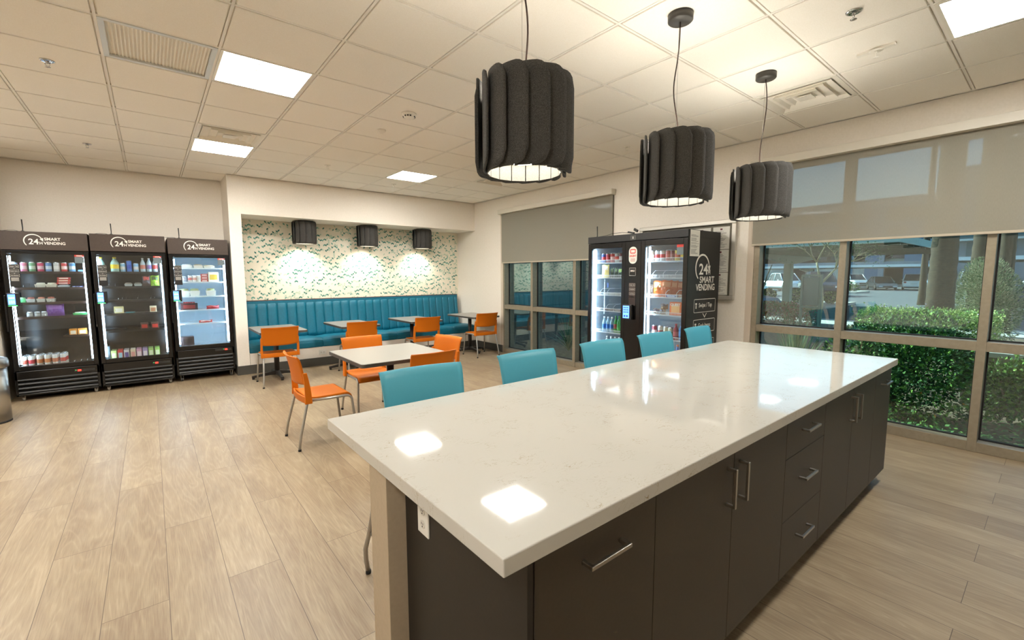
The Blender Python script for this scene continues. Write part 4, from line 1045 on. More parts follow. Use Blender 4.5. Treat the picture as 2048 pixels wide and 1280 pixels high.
for z_, tx_ in ((1.388, 'Swipe / Tap'), (1.335, 'Grab Items'), (1.282, 'Auto Checkout')):
    outline(m, pnl-.042, pnl+.042, z_-.010, z_+.022, .004, .0014, -.004); add_text(m, tx_, .014, pnl-.032, z_+.001, .0002, width=.064)
for q in range(3): m.box(pnl-.034, pnl+.034, -.004, -.0035, 1.258-.010*q, 1.261-.010*q)
m.v = [(v[0], -.0038, v[2]) for v in m.v]; m.build('sticker_print', M_print, sk, recalc=False)
lk = Bx(pnl-.04, pnl+.04, -.008, 0, VH-.075, VH-.02).build('lock_plate', mat('lock_grey', (70, 68, 64), .5), tv); Bx(pnl-.004, pnl+.004, -.0095, -.008, VH-.062, VH-.035).build('keyhole_mark', M_print, lk)
tm = Bx(.605, .745, -.05, -.001, .965, 1.155).build('payment_terminal', M_black, tv, bevel=.010)
Bx(.622, .712, -.0525, -.05, .985, 1.138).build('screen', M_screen, tm)
m = MB()
for q in range(9): m.box(.634+(q % 3)*.025, .650+(q % 3)*.025, -.0537, -.0527, 1.108-.028*(q//3), 1.124-.028*(q//3))
for q in range(2): m.box(.636+q*.036, .660+q*.036, -.0537, -.0527, 1.000, 1.022)
m.build('keypad_icons', mat('screen_navy', (30, 50, 150), .4, 0, .6), tm)
# fan guard and wire rack glimpsed inside the nearer door
m = MB()
for rr in (.02, .045, .07, .095):
    m.tube([(1.08+rr*cos(t*pi/12), D-.10, 1.80+rr*sin(t*pi/12)) for t in range(25)], .002, 4, caps=False)
m.build('fan_guard', M_black, tv); m = MB(); m.prism([(1.08+.09*cos(t*pi/10), 1.80+.09*sin(t*pi/10)) for t in range(20)], 1, D-.095, D-.09); m.build('fan_opening', M_black, tv)
# lettering on the side facing the camera: local x = Wd plane -> build in y-z, mirrored to read correctly
def side_print(fn, name):
    m = MB(); fn(m)
    m.v = [(Wd+.003, v[0], v[2]) for v in m.v]
    return m.build(name, M_print, tv, recalc=False)
def L1(m):
    arc_arrow(m, .325, 1.592, .150, .019, 232, 8, 0)
    add_text(m, '24', .172, .250, 1.520, .003, width=.196); add_text(m, 'H', .076, .453, 1.520, .0015, width=.050)
    add_text(m, 'SMART', .104, .270, 1.424, .002, width=.334); add_text(m, 'VENDING', .104, .190, 1.337, .002, width=.428)
side_print(L1, 'lettering')
def pict(m, cx, cz):
    for a, b, z0, z1 in ((cx-.010, cx+.010, cz-.03, cz+.010), (cx-.018, cx+.018, cz+.013, cz+.034)): m.add([(a, 0, z0), (b, 0, z0), (b, 0, z1), (a, 0, z1)], [(0, 1, 2, 3)])
def L2(m):
    for k, (tx_, w_) in enumerate((('Swipe / Tap', .30), ('Grab Items', .28), ('Auto Checkout', .34))):
        zb_ = 1.082-.235*k; outline(m, .163, .655, zb_, zb_+.156, .016, .006, 0); add_text(m, tx_, .068, .272, zb_+.062, .0008, width=w_); pict(m, .212, zb_+.078)
        if k < 2:
            for sg_ in (-1, 1): m.add([(.41+sg_*.050, 0, zb_-.012), (.41+sg_*.036, 0, zb_-.012), (.41, 0, zb_-.050), (.41, 0, zb_-.066)], [(0, 1, 2, 3)])
side_print(L2, 'instruction_print')
antenna(4.75, 4.025, VH, 'black stick aerial on the far corner of the twin cooler', 1)
r = thing('cable_adapter', (4.66, 3.40, VH), 'black cable with a bulky plug adapter lying on top of the twin cooler', 'cable')
MB().tube([(-.01, .52, .004), (0, .40, .012), (.0, .30, .030), (0, .15, .034), (0, .05, .020)], .003, 6).build('cable', M_black, r)
m = MB(); m.obox((0, .01, .022), (.012, 0, 0), (0, .045, .010), (0, -.003, .010)); m.build('adapter', M_black, r, bevel=.003)
MB().obox((0, -.06, .046), (.010, 0, 0), (0, .026, .014), (0, -.006, .014)).build('plug', M_black, r, bevel=.003)

VXP = VX+.155                                             # product line inside the twin cooler
def vz(y, z): return (VXP, y, z)
CL_ = 'behind the left cooler door'
for y, c, b, n in ((3.905, (40, 80, 176), (205, 60, 60), 'blue can with a red band'), (3.832, (176, 40, 60), (190, 60, 70), 'dark red can beside the blue one'), (3.758, (196, 44, 50), (225, 190, 185), 'red can with pale script'), (3.688, (196, 196, 196), (216, 90, 80), 'silver can with a red band'), (3.620, (110, 40, 56), (200, 190, 190), 'maroon can'), (3.552, (40, 150, 80), (220, 230, 215), 'green can')):
    can(vz(y, ZS[0]), c, f'{n} on the top shelf {CL_}', 'cans behind the left door of the twin cooler', .125, .031, b)
o = bag(vz(3.875, ZS[1]), (236, 214, 140), f'white and yellow snack bag {CL_}', None, .125, .17, .05, (232, 228, 222), -pi/2)
for y, n in ((3.765, 'nearest the white and yellow bag'), (3.70, 'further from the white and yellow bag')): bag(vz(y, ZS[1]), (44, 66, 54), f'dark green pouch {CL_}, {n}', 'dark green pouches', .055, .13, .04, (80, 120, 84), -pi/2)
bag(vz(3.60, ZS[1]), (34, 60, 40), f'wide black and green bag lying {CL_}', None, .15, .12, .05, (150, 190, 90), -pi/2)
for y, n in ((3.80, 'near the strip light'), (3.70, 'in the middle'), (3.60, 'beside the centre panel')):
    tray(vz(y, ZS[2]), (206, 208, 206), (226, 222, 210), f'low white tray on the third shelf {CL_}, {n}', 'low white trays', .075, .08, .035)
    tray(vz(y, ZS[3]), (110, 80, 66), (150, 90, 66), f'low brown tray on the fourth shelf {CL_}, {n}', 'low brown trays', .075, .08, .03)
for y, n in ((3.880, 'nearest the strip light'), (3.815, 'middle of three'), (3.752, 'next to the green ones')): bottle(vz(y, ZS[4]), (150, 186, 205), f'blue-labelled water bottle {CL_}, {n}', 'water bottles', .205, .029, (225, 232, 235), (50, 110, 190))
for y, n in ((3.688, 'next to the water'), (3.634, 'next to the white bottle')): bottle(vz(y, ZS[4]), (50, 140, 62), f'green soda bottle {CL_}, {n}', 'green soda bottles', .225, .030, (60, 150, 60), (150, 60, 50) if y > 3.65 else (60, 160, 70))
bottle(vz(3.560, ZS[4]), (214, 206, 196), f'white milk bottle with a brown label beside the centre panel {CL_}', None, .17, .027, (240, 236, 228), (130, 80, 60))
for k, (y, c) in enumerate(((3.83, (170, 190, 200)), (3.763, (170, 190, 200)), (3.697, (110, 150, 130)), (3.63, (60, 120, 70)), (3.566, (50, 70, 120)))):
    bottle(vz(y, ZS[5]), c, f'{("clear bottle nearest the strip light", "clear bottle second from the strip light", "grey-green bottle", "dark green bottle", "dark blue bottle")[k]} on the lowest shelf {CL_}', 'bottles on the lowest shelf of the twin cooler', .20, .029, (235, 238, 238), c)
CR_ = 'behind the right cooler door'
for y, c, b, n in ((3.165, (120, 100, 84), (190, 180, 165), 'brown and silver can'), (3.092, (206, 206, 204), (190, 40, 46), 'silver can beside the brown one'), (3.022, (210, 210, 206), (196, 44, 50), 'second silver can, beside the red cans'), (2.945, (176, 44, 46), (200, 90, 80), 'red can'), (2.885, (120, 46, 56), (150, 90, 90), 'dark red can'), (2.828, (226, 200, 50), (205, 90, 50), 'yellow can'), (2.757, (40, 90, 180), (230, 200, 60), 'blue can with a yellow rim')):
    can(vz(y, ZS[0]), c, f'{n} on the top shelf {CR_}', 'cans behind the right door of the twin cooler', .128, .031, b)
bag(vz(3.175, ZS[2]), (88, 70, 58), f'dark brown snack bag left of the orange one {CR_}', None, .10, .15, .05, (110, 90, 74), -pi/2)
bag(vz(3.062, ZS[2]), (222, 110, 40), f'bright orange chip bag {CR_}', None, .15, .195, .07, (236, 200, 150), -pi/2)
for k, (y, c) in enumerate(((2.965, (196, 100, 52)), (2.915, (186, 92, 50)), (2.865, (176, 86, 50)), (2.815, (158, 80, 52)))):
    o = bag((VXP+.01+.050*k, y, ZS[2]), c, f'copper-orange crinkled chip bag {CR_}, {("nearest the bright orange one", "second from the bright orange one", "third from the bright orange one", "nearest the cabinet side")[k]}', 'copper chip bags', .13, .20-.006*k, .05, (205, 140, 100), -pi/2+.5)
pack(vz(2.895, ZS[2]), (40, 80, 160), f'flat blue packet in front of the chip bags {CR_}', None, .13, .04, .028, (200, 215, 235), -pi/2, bev=.006)
for k, (y, z) in enumerate(((3.09, 0), (3.02, 0), (2.99, .062))):
    bag((VXP+.02, y, ZS[3]+.0+z), (126, 96, 62), f'{("brown cookie pack nearest the strip light", "brown cookie pack next to the orange carton", "brown cookie pack lying on top of the others")[k]} {CR_}', 'brown cookie packs', .10, .065, .06, (70, 60, 70), -pi/2, name='cookie_pack', cat='cookie pack')
pack(vz(2.835, ZS[3]), (226, 104, 40), f'orange carton with white lettering on the fourth shelf {CR_}', None, .150, .09, .155, (232, 180, 120), -pi/2, bev=.002, txt='QUEST')
pack(vz(2.722, ZS[3]), (40, 120, 200), f'blue carton beside the orange one {CR_}', None, .07, .09, .15, (200, 220, 235), -pi/2, bev=.002)
for y, c, b, h, n in ((3.105, (110, 36, 44), (200, 190, 190), .155, 'maroon can'), (3.020, (200, 196, 190), (180, 60, 56), .155, 'silver and red can'), (2.945, (196, 186, 160), (120, 140, 90), .15, 'beige can'), (2.885, (196, 206, 190), (120, 170, 120), .145, 'pale green can')):
    can(vz(y, ZS[4]), c, f'tall {n} on the fifth shelf {CR_}', 'tall cans behind the right door', h, .030, b)
bottle(vz(2.818, ZS[4]), (150, 30, 60), f'crimson sports bottle {CR_}', None, .19, .031, (200, 60, 80), (190, 60, 80))
bottle(vz(2.745, ZS[4]), (50, 130, 205), f'bright blue sports bottle {CR_}', None, .21, .033, (60, 140, 210), (60, 150, 225))
for k, (y, c) in enumerate(((2.95, (210, 90, 50)), (2.87, (200, 120, 50)), (2.79, (60, 110, 190)), (2.72, (60, 120, 200)))):
    bottle(vz(y, ZS[5]), c, f'{("red-orange", "amber", "medium blue", "light blue")[k]} bottle on the lowest shelf {CR_}', 'bottles on the lowest right shelf', .20, .031, (230, 120, 60), c)

# ------------------------------------------------------------------ notice board, notices, trash can
nb = thing('notice_board', (XW, 3.10, 1.69), 'framed notice board on the wall behind the twin cooler', 'notice board')
hw, hh = .66, .475
m = MB(); fr = .05
for q in ((-hw, hw, hh-fr, hh), (-hw, hw, -hh, -hh+fr), (-hw, -hw+fr, -hh+fr, hh-fr), (hw-fr, hw, -hh+fr, hh-fr)): m.box(-.045, -.002, q[0], q[1], q[2], q[3])
m.build('frame', mat('board_frame_silver', (190, 186, 176), .35, .6), nb, bevel=.006)
Bx(-.012, -.002, -hw+fr-.005, hw-fr+.005, -hh+fr-.005, hh-fr+.005).build('backing', mat('board_felt', (120, 116, 104), .9), nb)
def notice(loc, w_, h, label, lines, logo=True, face='x'):
    m = MB()
    if face == 'x':
        m.box(-.003, 0, -w_/2, w_/2, -h/2, h/2, 0); bx = lambda a, b, z0, z1, mi: m.box(-.0036, -.003, a, b, z0, z1, mi)
    else:
        m.box(-w_/2, w_/2, -.003, 0, -h/2, h/2, 0); bx = lambda a, b, z0, z1, mi: m.box(a, b, -.0036, -.003, z0, z1, mi)
    rnd = random.Random(int(loc[2]*1000)); z = h/2-.055; s = -1 if face == 'x' else 1
    if logo: bx(-.013, .013, h/2-.038, h/2-.018, 2)
    while z > -h/2+.02:
        if rnd.random() < .16: z -= .009
        e = rnd.uniform(.5, 1); a = -w_/2+.015; b_ = a+(w_-.03)*e
        if s < 0: a, b_ = -b_, -a
        bx(a, b_, z, z+.003, 1); z -= .0085
    o = m.build('paper_notice', [M_paper, M_ink, mat('crest_red', (110, 60, 62), .6)]); o.location = loc
    return tag(o, label, 'notice', 'sheets of small print')
for z, lb in ((1.952, 'top sheet of small print at the near end of the notice board'), (1.680, 'middle sheet of small print at the near end of the notice board'), (1.408, 'bottom sheet of small print at the near end of the notice board')):
    notice((XW-.013, 2.625, z), .20, .265, lb, 20)
notice((XW-.013, 2.865, 1.952), .22, .265, 'sheet of small print peeping over the top of the twin cooler', 20)
notice((4.735, V0-.0025, 1.865), .200, .288, 'white printed sheet taped to the side of the twin cooler above the lettering', 20, False, 'y')
tr = thing('trash_can', (-1.40, 6.93, 0), 'stainless steel trash can with a domed lid at the left edge', 'trash can')
MB().lathe([(0, .0), (.172, .0), (.172, .02), (0, .02)], seg=40).build('base_ring', M_rubber, tr)
MB().lathe([(.0, .02), (.172, .02), (.172, .575), (0, .575)], seg=48).build('body', M_steel, tr)
MB().lathe([(0, .577), (.184, .577), (.190, .585), (.190, .64), (.180, .665), (.13, .69), (.06, .702), (0, .705)], seg=48).build('lid', M_steel, tr)
Bx(-.01, .03, -.20, -.172, .50, .60).build('latch', M_rubber, tr)
#PART3
# ================================================================== OUTSIDE
M_asph = noise_mat('asphalt', (72, 76, 80), (88, 91, 94), 3, .9, stretch=(1, 1, 1))
M_soil = noise_mat('desert_soil', (84, 66, 50), (118, 98, 76), 9, .95, detail=6, bump=.6)
M_conc = noise_mat('concrete', (176, 172, 162), (192, 188, 178), 4, .9)
M_gravel = noise_mat('pale_gravel', (150, 140, 124), (196, 186, 168), 40, .95, detail=6)
ZG = -.06
st(Bx(XG+.06, 16.8, -12, 16, -.5, ZG-.04).build('ground_bed', M_soil))
st(Bx(16.8, 18.8, -14, 8.5, -.5, ZG+.0).build('path_walk', M_conc))
st(Bx(16.8, 18.8, 8.5, 30, -.5, ZG-.02).build('ground_verge', M_gravel))
st(Bx(18.8, 105, -40, 80, -.5, ZG-.08).build('road', M_asph))
st(Bx(XG+.05, XG+.45, Y_F-6, YB+3, -.4, ZG-.01).build('kerb_building', M_conc))
m = MB()
for k in range(14): m.box(61.5, 66.5, -6+2.75*k, -5.9+2.75*k, ZG-.081, ZG-.074)
o = m.build('road_markings', mat('line_paint', (210, 210, 204), .8)); st(o)
# raised planter islands in the car park
for q, (x0, x1, y0, y1) in enumerate(((25.5, 30.5, 7.2, 12.2), (48.0, 52.5, 11.4, 13.6))):
    st(Bx(x0, x1, y0, y1, -.3, ZG+.06).build('kerb_island', M_conc))

def leaf_mat(nm, c1, c2, tr=.25):
    if nm in MATS: return MATS[nm]
    m = noise_mat(nm, c1, c2, 14, .65, detail=2, lo=.3, hi=.7); b = m.node_tree.nodes['Principled BSDF']
    b.inputs['Specular IOR Level'].default_value = .25
    return m
def bush(name, loc, rad, n, leaf, mats, label, cat, group=None, seed=1, bloom=None, stem=None, box=False, spiky=0):
    rnd = random.Random(seed); m = MB(); rx, ry, rz = rad
    lumps = [(rnd.uniform(-.55, .55)*rx, rnd.uniform(-.55, .55)*ry, rnd.uniform(.35, .75)*rz, rnd.uniform(.42, .62)) for _ in range(9)]
    for q in range(n):
        if box:
            p = Vector((rnd.uniform(-rx, rx), rnd.uniform(-ry, ry), rnd.uniform(0, rz)))
            ax = rnd.choice((0, 1, 2, 2)); s = rnd.choice((-1, 1))
            if ax == 0: p.x = s*rx*(1-rnd.random()**2*.2)
            elif ax == 1: p.y = s*ry*(1-rnd.random()**2*.2)
            else: p.z = rz*(1-rnd.random()**2*.15)
            p += Vector((rnd.gauss(0, .03), rnd.gauss(0, .03), rnd.gauss(0, .04)))
            nrm = Vector((p.x/rx, p.y/ry, p.z/rz)).normalized()
        else:
            lx, ly, lz, lr = rnd.choice(lumps)
            nrm = Vector((rnd.gauss(0, 1), rnd.gauss(0, 1), rnd.gauss(.2, 1))).normalized()
            k = lr*(1-.25*rnd.random()**2)
            p = Vector((lx+nrm.x*rx*k, ly+nrm.y*ry*k, lz+nrm.z*rz*k*.8))
            if p.z < .0: p.z = rnd.uniform(0, .2)*rz
        d = (nrm*(1+spiky)+Vector((rnd.gauss(0, .6), rnd.gauss(0, .6), rnd.gauss(.3, .5)))).normalized()
        sd = d.cross(Vector((rnd.gauss(0, 1), rnd.gauss(0, 1), rnd.gauss(0, 1)))).normalized()
        up = d.cross(sd); L_ = leaf*rnd.uniform(.7, 1.4); w_ = L_*(.42 if not spiky else .2)
        mi = rnd.choices(range(len(mats)), [4, 3, 2][:len(mats)])[0]
        if bloom and rnd.random() < bloom[1]: mi = len(mats)
        m.add([p-d*L_*.5, p+sd*w_+up*.15*L_, p+d*L_*.6, p-sd*w_+up*.15*L_], [(0, 1, 2), (0, 2, 3)], mi)
    if stem:
        for k in range(stem):
            a = rnd.uniform(0, 2*pi); e = Vector((cos(a)*rx*.5, sin(a)*ry*.5, rz*.7))
            m.tube([(0, 0, 0), e*.5+Vector((0, 0, rz*.05)), e], [.02, .014, .006], 5, len(mats)+(1 if bloom else 0))
    ml = list(mats)+([mat(*bloom[0])] if bloom else [])+([mat('twig_brown', (96, 78, 60), .9)] if stem else [])
    o = m.build(name, ml, recalc=False); o.location = loc
    return tag(o, label, cat, group)
Gd1, Gd2, Gd3 = leaf_mat('leaf_dark', (34, 62, 34), (52, 88, 44)), leaf_mat('leaf_mid', (58, 96, 48), (84, 124, 60)), leaf_mat('leaf_bright', (96, 140, 58), (138, 172, 78))
Gs1, Gs2 = leaf_mat('leaf_sage', (122, 132, 96), (150, 158, 122)), leaf_mat('leaf_straw', (158, 158, 118), (182, 180, 140))
Gr = leaf_mat('leaf_rust', (112, 62, 44), (140, 84, 58))
lilac = ('lilac_blossom', (196, 176, 214), .7)
bush('flowering_hedge', (8.55, 1.20, ZG), (.45, .70, 1.02), 17000, .023, [Gd3, leaf_mat('leaf_lime', (164, 182, 92), (204, 210, 138)), Gd2], 'sunlit yellow-green hedge dotted with lilac flowers outside the wide window', 'hedge', seed=3, bloom=(lilac, .02), box=True)
bush('leafy_shrub', (6.55, 1.10, ZG-.02), (.62, .68, 1.0), 13000, .033, [Gd1, Gd2, Gd3], 'big dark green shrub outside, against the lower pane of the wide window', 'shrub', 'green shrubs in the bed by the window', seed=5, stem=5, bloom=(('orange_blossom', (226, 150, 50), .7), .003))
bush('leafy_shrub', (7.1, .25, ZG-.02), (.32, .34, .72), 3600, .033, [Gd2, Gd3, Gd1], 'bright green shrub outside in front of the low block wall', 'shrub', 'green shrubs in the bed by the window', seed=8, stem=4)
bush('leafy_shrub', (6.9, -.75, ZG-.02), (.45, .5, .9), 4600, .033, [Gd2, Gd1, Gd3], 'green shrub at the right edge outside the wide window', 'shrub', 'green shrubs in the bed by the window', seed=9, stem=4)
gc = []
rnd = random.Random(11); m = MB()
for q in range(11000):
    x = rnd.uniform(5.72, 7.3); y = rnd.uniform(-2.6, 2.4)
    dens = .5+.5*sin(x*5.1+y*2.3)*cos(y*3.7-x)
    if rnd.random() > dens*1.1+.15 or (y < .9 and x > 6.35 and rnd.random() < .75): continue
    z = ZG-.03+rnd.random()**.7*(.05+.17*max(0, dens))
    a = rnd.uniform(0, 2*pi); L_ = rnd.uniform(.022, .05); d = Vector((cos(a), sin(a), rnd.uniform(-.1, .6))); s = Vector((-sin(a), cos(a), rnd.uniform(-.3, .3)))
    p = Vector((x, y, z)); m.add([p, p+d*L_*.5+s*L_*.4, p+d*L_, p+d*L_*.5-s*L_*.4], [(0, 1, 2), (0, 2, 3)], rnd.choices((0, 1, 2), (3, 4, 2))[0])
o = m.build('ground_cover', [Gd1, Gd2, Gd3], recalc=False); tag(o, 'low leafy green ground cover over the bed just outside the wide window', 'ground cover', None, 'stuff')
bush('sage_bush', (13.95, .98, ZG), (.62, .62, 1.72), 13000, .045, [Gs1, Gs2, Gd2], 'tall grey-green sage bush right of the thick palm trunk, split by a window mullion', 'bush', seed=13, stem=8, spiky=1)
bush('rust_shrub', (16.1, 5.95, ZG), (.5, .42, .62), 3200, .05, [Gr, leaf_mat('leaf_olive', (96, 100, 58), (118, 116, 70)), Gd2], 'square-clipped rust and olive shrub left of the signboard', 'shrub', 'rust-coloured shrubs in the car park', seed=15, box=True)
bush('rust_shrub', (15.9, 5.15, ZG), (.45, .33, .56), 2600, .05, [Gr, leaf_mat('leaf_olive', (96, 100, 58), (118, 116, 70)), Gd2], 'square-clipped rust and olive shrub right beside the signboard', 'shrub', 'rust-coloured shrubs in the car park', seed=16, box=True)
for x, y, rr, lb, sd in ((27.3, 10.9, (.9, .8, .68), 'round green bush under the near carport, left of its column', 21), (27.3, 8.85, (.7, .7, .72), 'round green bush under the near carport, right of its column', 22), (28.0, 7.7, (.6, .4, .62), 'round green bush beside the dark pickup truck', 23), (50.0, 12.5, (1.0, 1.0, .8), 'round green bush in the far parking island', 24)):
    bush('round_bush', (x, y, ZG), rr, 1300, .11, [Gd2, Gd1, Gd3], lb, 'bush', 'round bushes in the car park', seed=sd)
def agave(loc, n, h, spread, label, seed, cm=None):
    rnd = random.Random(seed); m = MB()
    for k in range(n):
        a = 2*pi*k*.381966+rnd.uniform(-.2, .2); t = rnd.uniform(.15, 1); L_ = h*rnd.uniform(.75, 1.1)
        pts = []
        for q in range(6):
            s = q/5; out = spread*t*(s**1.25)*1.0; z = L_*(s*(1.15-.45*t)-.30*t*s*s)
            pts.append(Vector((cos(a)*out, sin(a)*out, z)))
        sd = Vector((-sin(a), cos(a), 0)); vs = []
        for q, p in enumerate(pts):
            w_ = .016*(1-(q/5)**2)+.001; nn = Vector((cos(a), sin(a), 0))*.004
            vs += [p-sd*w_, p+nn, p+sd*w_]
        m.add(vs, [(3*q+i, 3*q+i+1, 3*q+i+4, 3*q+i+3) for q in range(5) for i in (0, 1)], rnd.choice((0, 0, 1)))
    o = m.build('spiky_yucca', [leaf_mat('yucca_blue_green', (78, 112, 92), (104, 136, 112)), leaf_mat('yucca_tip', (120, 140, 104), (160, 168, 130))], recalc=False); o.location = loc
    return tag(o, label, 'plant', 'spiky yuccas in the beds')
agave((6.75, 2.22, ZG), 150, 1.02, .62, 'spiky yucca outside the wide window, just past the far end of the countertop', 31)
agave((6.75, 6.45, ZG), 70, .72, .62, 'spiky yucca outside the narrow window, between its two mullions', 32)
agave((6.9, 5.55, ZG), 70, .80, .55, 'spiky yucca outside the narrow window, close to the twin cooler', 33)
for x, y, s in ((7.3, 6.9, .16), (7.2, 5.75, .22), (8.1, .15, .14), (6.2, -.5, .12)):
    m = MB(); rnd = random.Random(int(x*100)); m.lathe([(0, 0), (s*.9, 0), (s, s*.3), (s*.75, s*.75), (s*.3, s*.95), (0, s)], seg=9)
    m.v = [(v[0]*(1+rnd.uniform(-.15, .15)), v[1]*(1+rnd.uniform(-.15, .15)), v[2]*(1+rnd.uniform(-.1, .1))) for v in m.v]
    o = m.build('landscape_rock', M_gravel); o.location = (x, y, ZG-.05)
    tag(o, {7.3: 'tan rock in the bed outside the narrow window, behind the yucca', 7.2: 'larger tan rock near the yucca by the twin cooler', 8.1: 'tan rock beside the low block wall', 6.2: 'small tan rock among the ground cover'}[x], 'rock')
# low block wall
M_block = mat('grey_block', (132, 128, 116), .9)
m = MB(); lw = thing('low_block_wall', (7.62, -.80, ZG), 'low grey concrete block wall in the planting bed outside the wide window', 'wall')
for r_i in range(3):
    for k in range(8):
        y0 = -1.45+k*.40-(.2 if r_i % 2 else 0); m.box(0, .2, max(y0, -1.6)+.004, min(y0+.396, 1.50), r_i*.2, r_i*.2+.196)
m.build('blocks', M_block, lw, bevel=.004); Bx(-.02, .22, -1.62, 1.52, .6, .66).build('coping', M_conc, lw, bevel=.006)
# building wing seen through the narrow window
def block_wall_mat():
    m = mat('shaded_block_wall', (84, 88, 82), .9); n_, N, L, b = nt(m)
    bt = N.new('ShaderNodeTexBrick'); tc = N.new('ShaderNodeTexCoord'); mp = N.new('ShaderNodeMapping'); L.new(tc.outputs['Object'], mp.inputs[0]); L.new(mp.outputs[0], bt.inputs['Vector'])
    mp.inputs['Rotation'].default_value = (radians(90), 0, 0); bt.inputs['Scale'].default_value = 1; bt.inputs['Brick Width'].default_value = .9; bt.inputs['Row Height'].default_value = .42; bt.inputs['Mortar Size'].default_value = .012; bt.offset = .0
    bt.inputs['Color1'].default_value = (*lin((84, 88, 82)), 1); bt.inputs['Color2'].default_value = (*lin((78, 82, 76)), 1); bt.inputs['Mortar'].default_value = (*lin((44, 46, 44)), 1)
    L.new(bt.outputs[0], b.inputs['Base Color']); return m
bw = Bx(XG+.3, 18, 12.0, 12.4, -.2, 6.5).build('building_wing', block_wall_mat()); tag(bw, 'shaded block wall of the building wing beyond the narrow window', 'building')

def palm(x, y, r, h, label, seed):
    t = thing('palm_tree', (x, y, ZG), label, 'palm tree', 'palm trees along the car park'); rnd = random.Random(seed)
    prof = []; n = 60
    for k in range(n+1):
        q = k/n; rr = r*(1+.38*math.exp(-q*14)-.12*q)+.012*(k % 2); prof.append((rr, q*h))
    m = MB(); m.lathe([(0, 0)]+prof+[(0, h)], seg=18)
    m.v = [(v[0]*(1+rnd.uniform(-.03, .03)), v[1]*(1+rnd.uniform(-.03, .03)), v[2]) for v in m.v]
    m.build('trunk', noise_mat('palm_bark', (34, 27, 20), (84, 68, 48), 16, .95, detail=6, bump=1, stretch=(1, 1, 4)), t)
    for k in range(16):
        a = 2*pi*k/16+rnd.uniform(-.1, .1); el = rnd.uniform(-.4, 1.0); L_ = 1.9; c = []
        for q in range(7):
            s = q/6; c.append(Vector((cos(a)*L_*s*cos(el*.6), sin(a)*L_*s*cos(el*.6), h+L_*(s*sin(el)-.55*s*s))))
        f = MB(); sd = Vector((-sin(a), cos(a), 0))
        for q in range(1, 7):
            for s2 in (-1, 1):
                for w_ in range(3):
                    p = c[q-1].lerp(c[q], w_/3); d = (sd*s2*.55+(c[q]-c[q-1]).normalized()*.4+Vector((0, 0, -.12)))*(.75*(1-.08*q))
                    f.add([p, p+Vector((0, 0, .02)), p+d], [(0, 1, 2)])
        f.build('frond', Gd2, t, recalc=False)
    return t
palm(12.45, 1.55, .20, 8.5, 'thick palm trunk outside the wide window, between the hedge and the road', 41)
palm(20.0, 1.62, .25, 9.5, 'palm trunk beside the second wide window mullion', 42)
palm(17.9, 1.01, .16, 9, 'slim palm trunk near the right edge, above the sage bush', 43)
palm(31.0, 4.56, .13, 9.5, 'distant thin palm trunk just left of the thick one', 44)

# bare forked tree
t = thing('bare_tree', (16.2, 4.75, ZG), 'bare forked tree behind the signboard with a sparse crown', 'tree'); rnd = random.Random(51)
m = MB(); lf = MB()
def branch(p, d, L_, r, dep):
    q = p+d*L_*.5+Vector((rnd.gauss(0, .05), rnd.gauss(0, .05), 0)); e = q+(d+Vector((rnd.gauss(0, .18), rnd.gauss(0, .18), .05))).normalized()*L_*.5
    m.tube([p, q, e], [r, r*.8, r*.62], 6)
    if dep == 0:
        for _ in range(16):
            c = e+Vector((rnd.gauss(0, .22), rnd.gauss(0, .22), rnd.gauss(0, .22))); s = Vector((rnd.gauss(0, 1), rnd.gauss(0, 1), rnd.gauss(0, 1))).normalized(); u2 = s.cross(Vector((rnd.gauss(0, 1), 1, 0))).normalized()
            lf.add([c, c+s*.03+u2*.011, c+s*.06, c+s*.03-u2*.011], [(0, 1, 2, 3)])
        return
    for k in range(3 if dep > 1 else 4):
        a = rnd.uniform(0, 2*pi); nd = (d+Vector((cos(a)*.75, sin(a)*.75, .15))).normalized(); branch(e, nd, L_*.72, r*.58, dep-1)
branch(Vector((0, 0, 0)), Vector((.05, -.1, 1)).normalized(), 1.7, .075, 0) if False else None
m.tube([(0, 0, 0), (.02, -.05, .8), (0, .0, 1.35)], [.07, .06, .055], 8)
branch(Vector((0, 0, 1.3)), Vector((0, -.75, .65)).normalized(), .62, .042, 3); branch(Vector((0, 0, 1.3)), Vector((.1, .35, 1)).normalized(), .7, .042, 3)
m.build('trunk', noise_mat('pale_bark', (120, 112, 84), (160, 150, 112), 8, .9), t); lf.build('leaves', Gd2, t, recalc=False)
t = thing('young_tree', (24.6, 9.7, ZG), 'thin leaning staked sapling at the left of the wide window view', 'tree')
MB().tube([(0, .22, 0), (.0, .1, .7), (0, -.12, 1.55), (.05, -.3, 2.1)], [.04, .035, .028, .02], 7).tube([(0, -.05, 1.2), (.1, -.3, 1.6)], [.02, .012], 6).build('trunk', noise_mat('pale_bark', (120, 112, 84), (160, 150, 112), 8, .9), t)
MB().tube([(.05, .34, 0), (.05, .32, 1.35)], .035, 6).build('stake', mat('twig_brown', (96, 78, 60), .9), t)

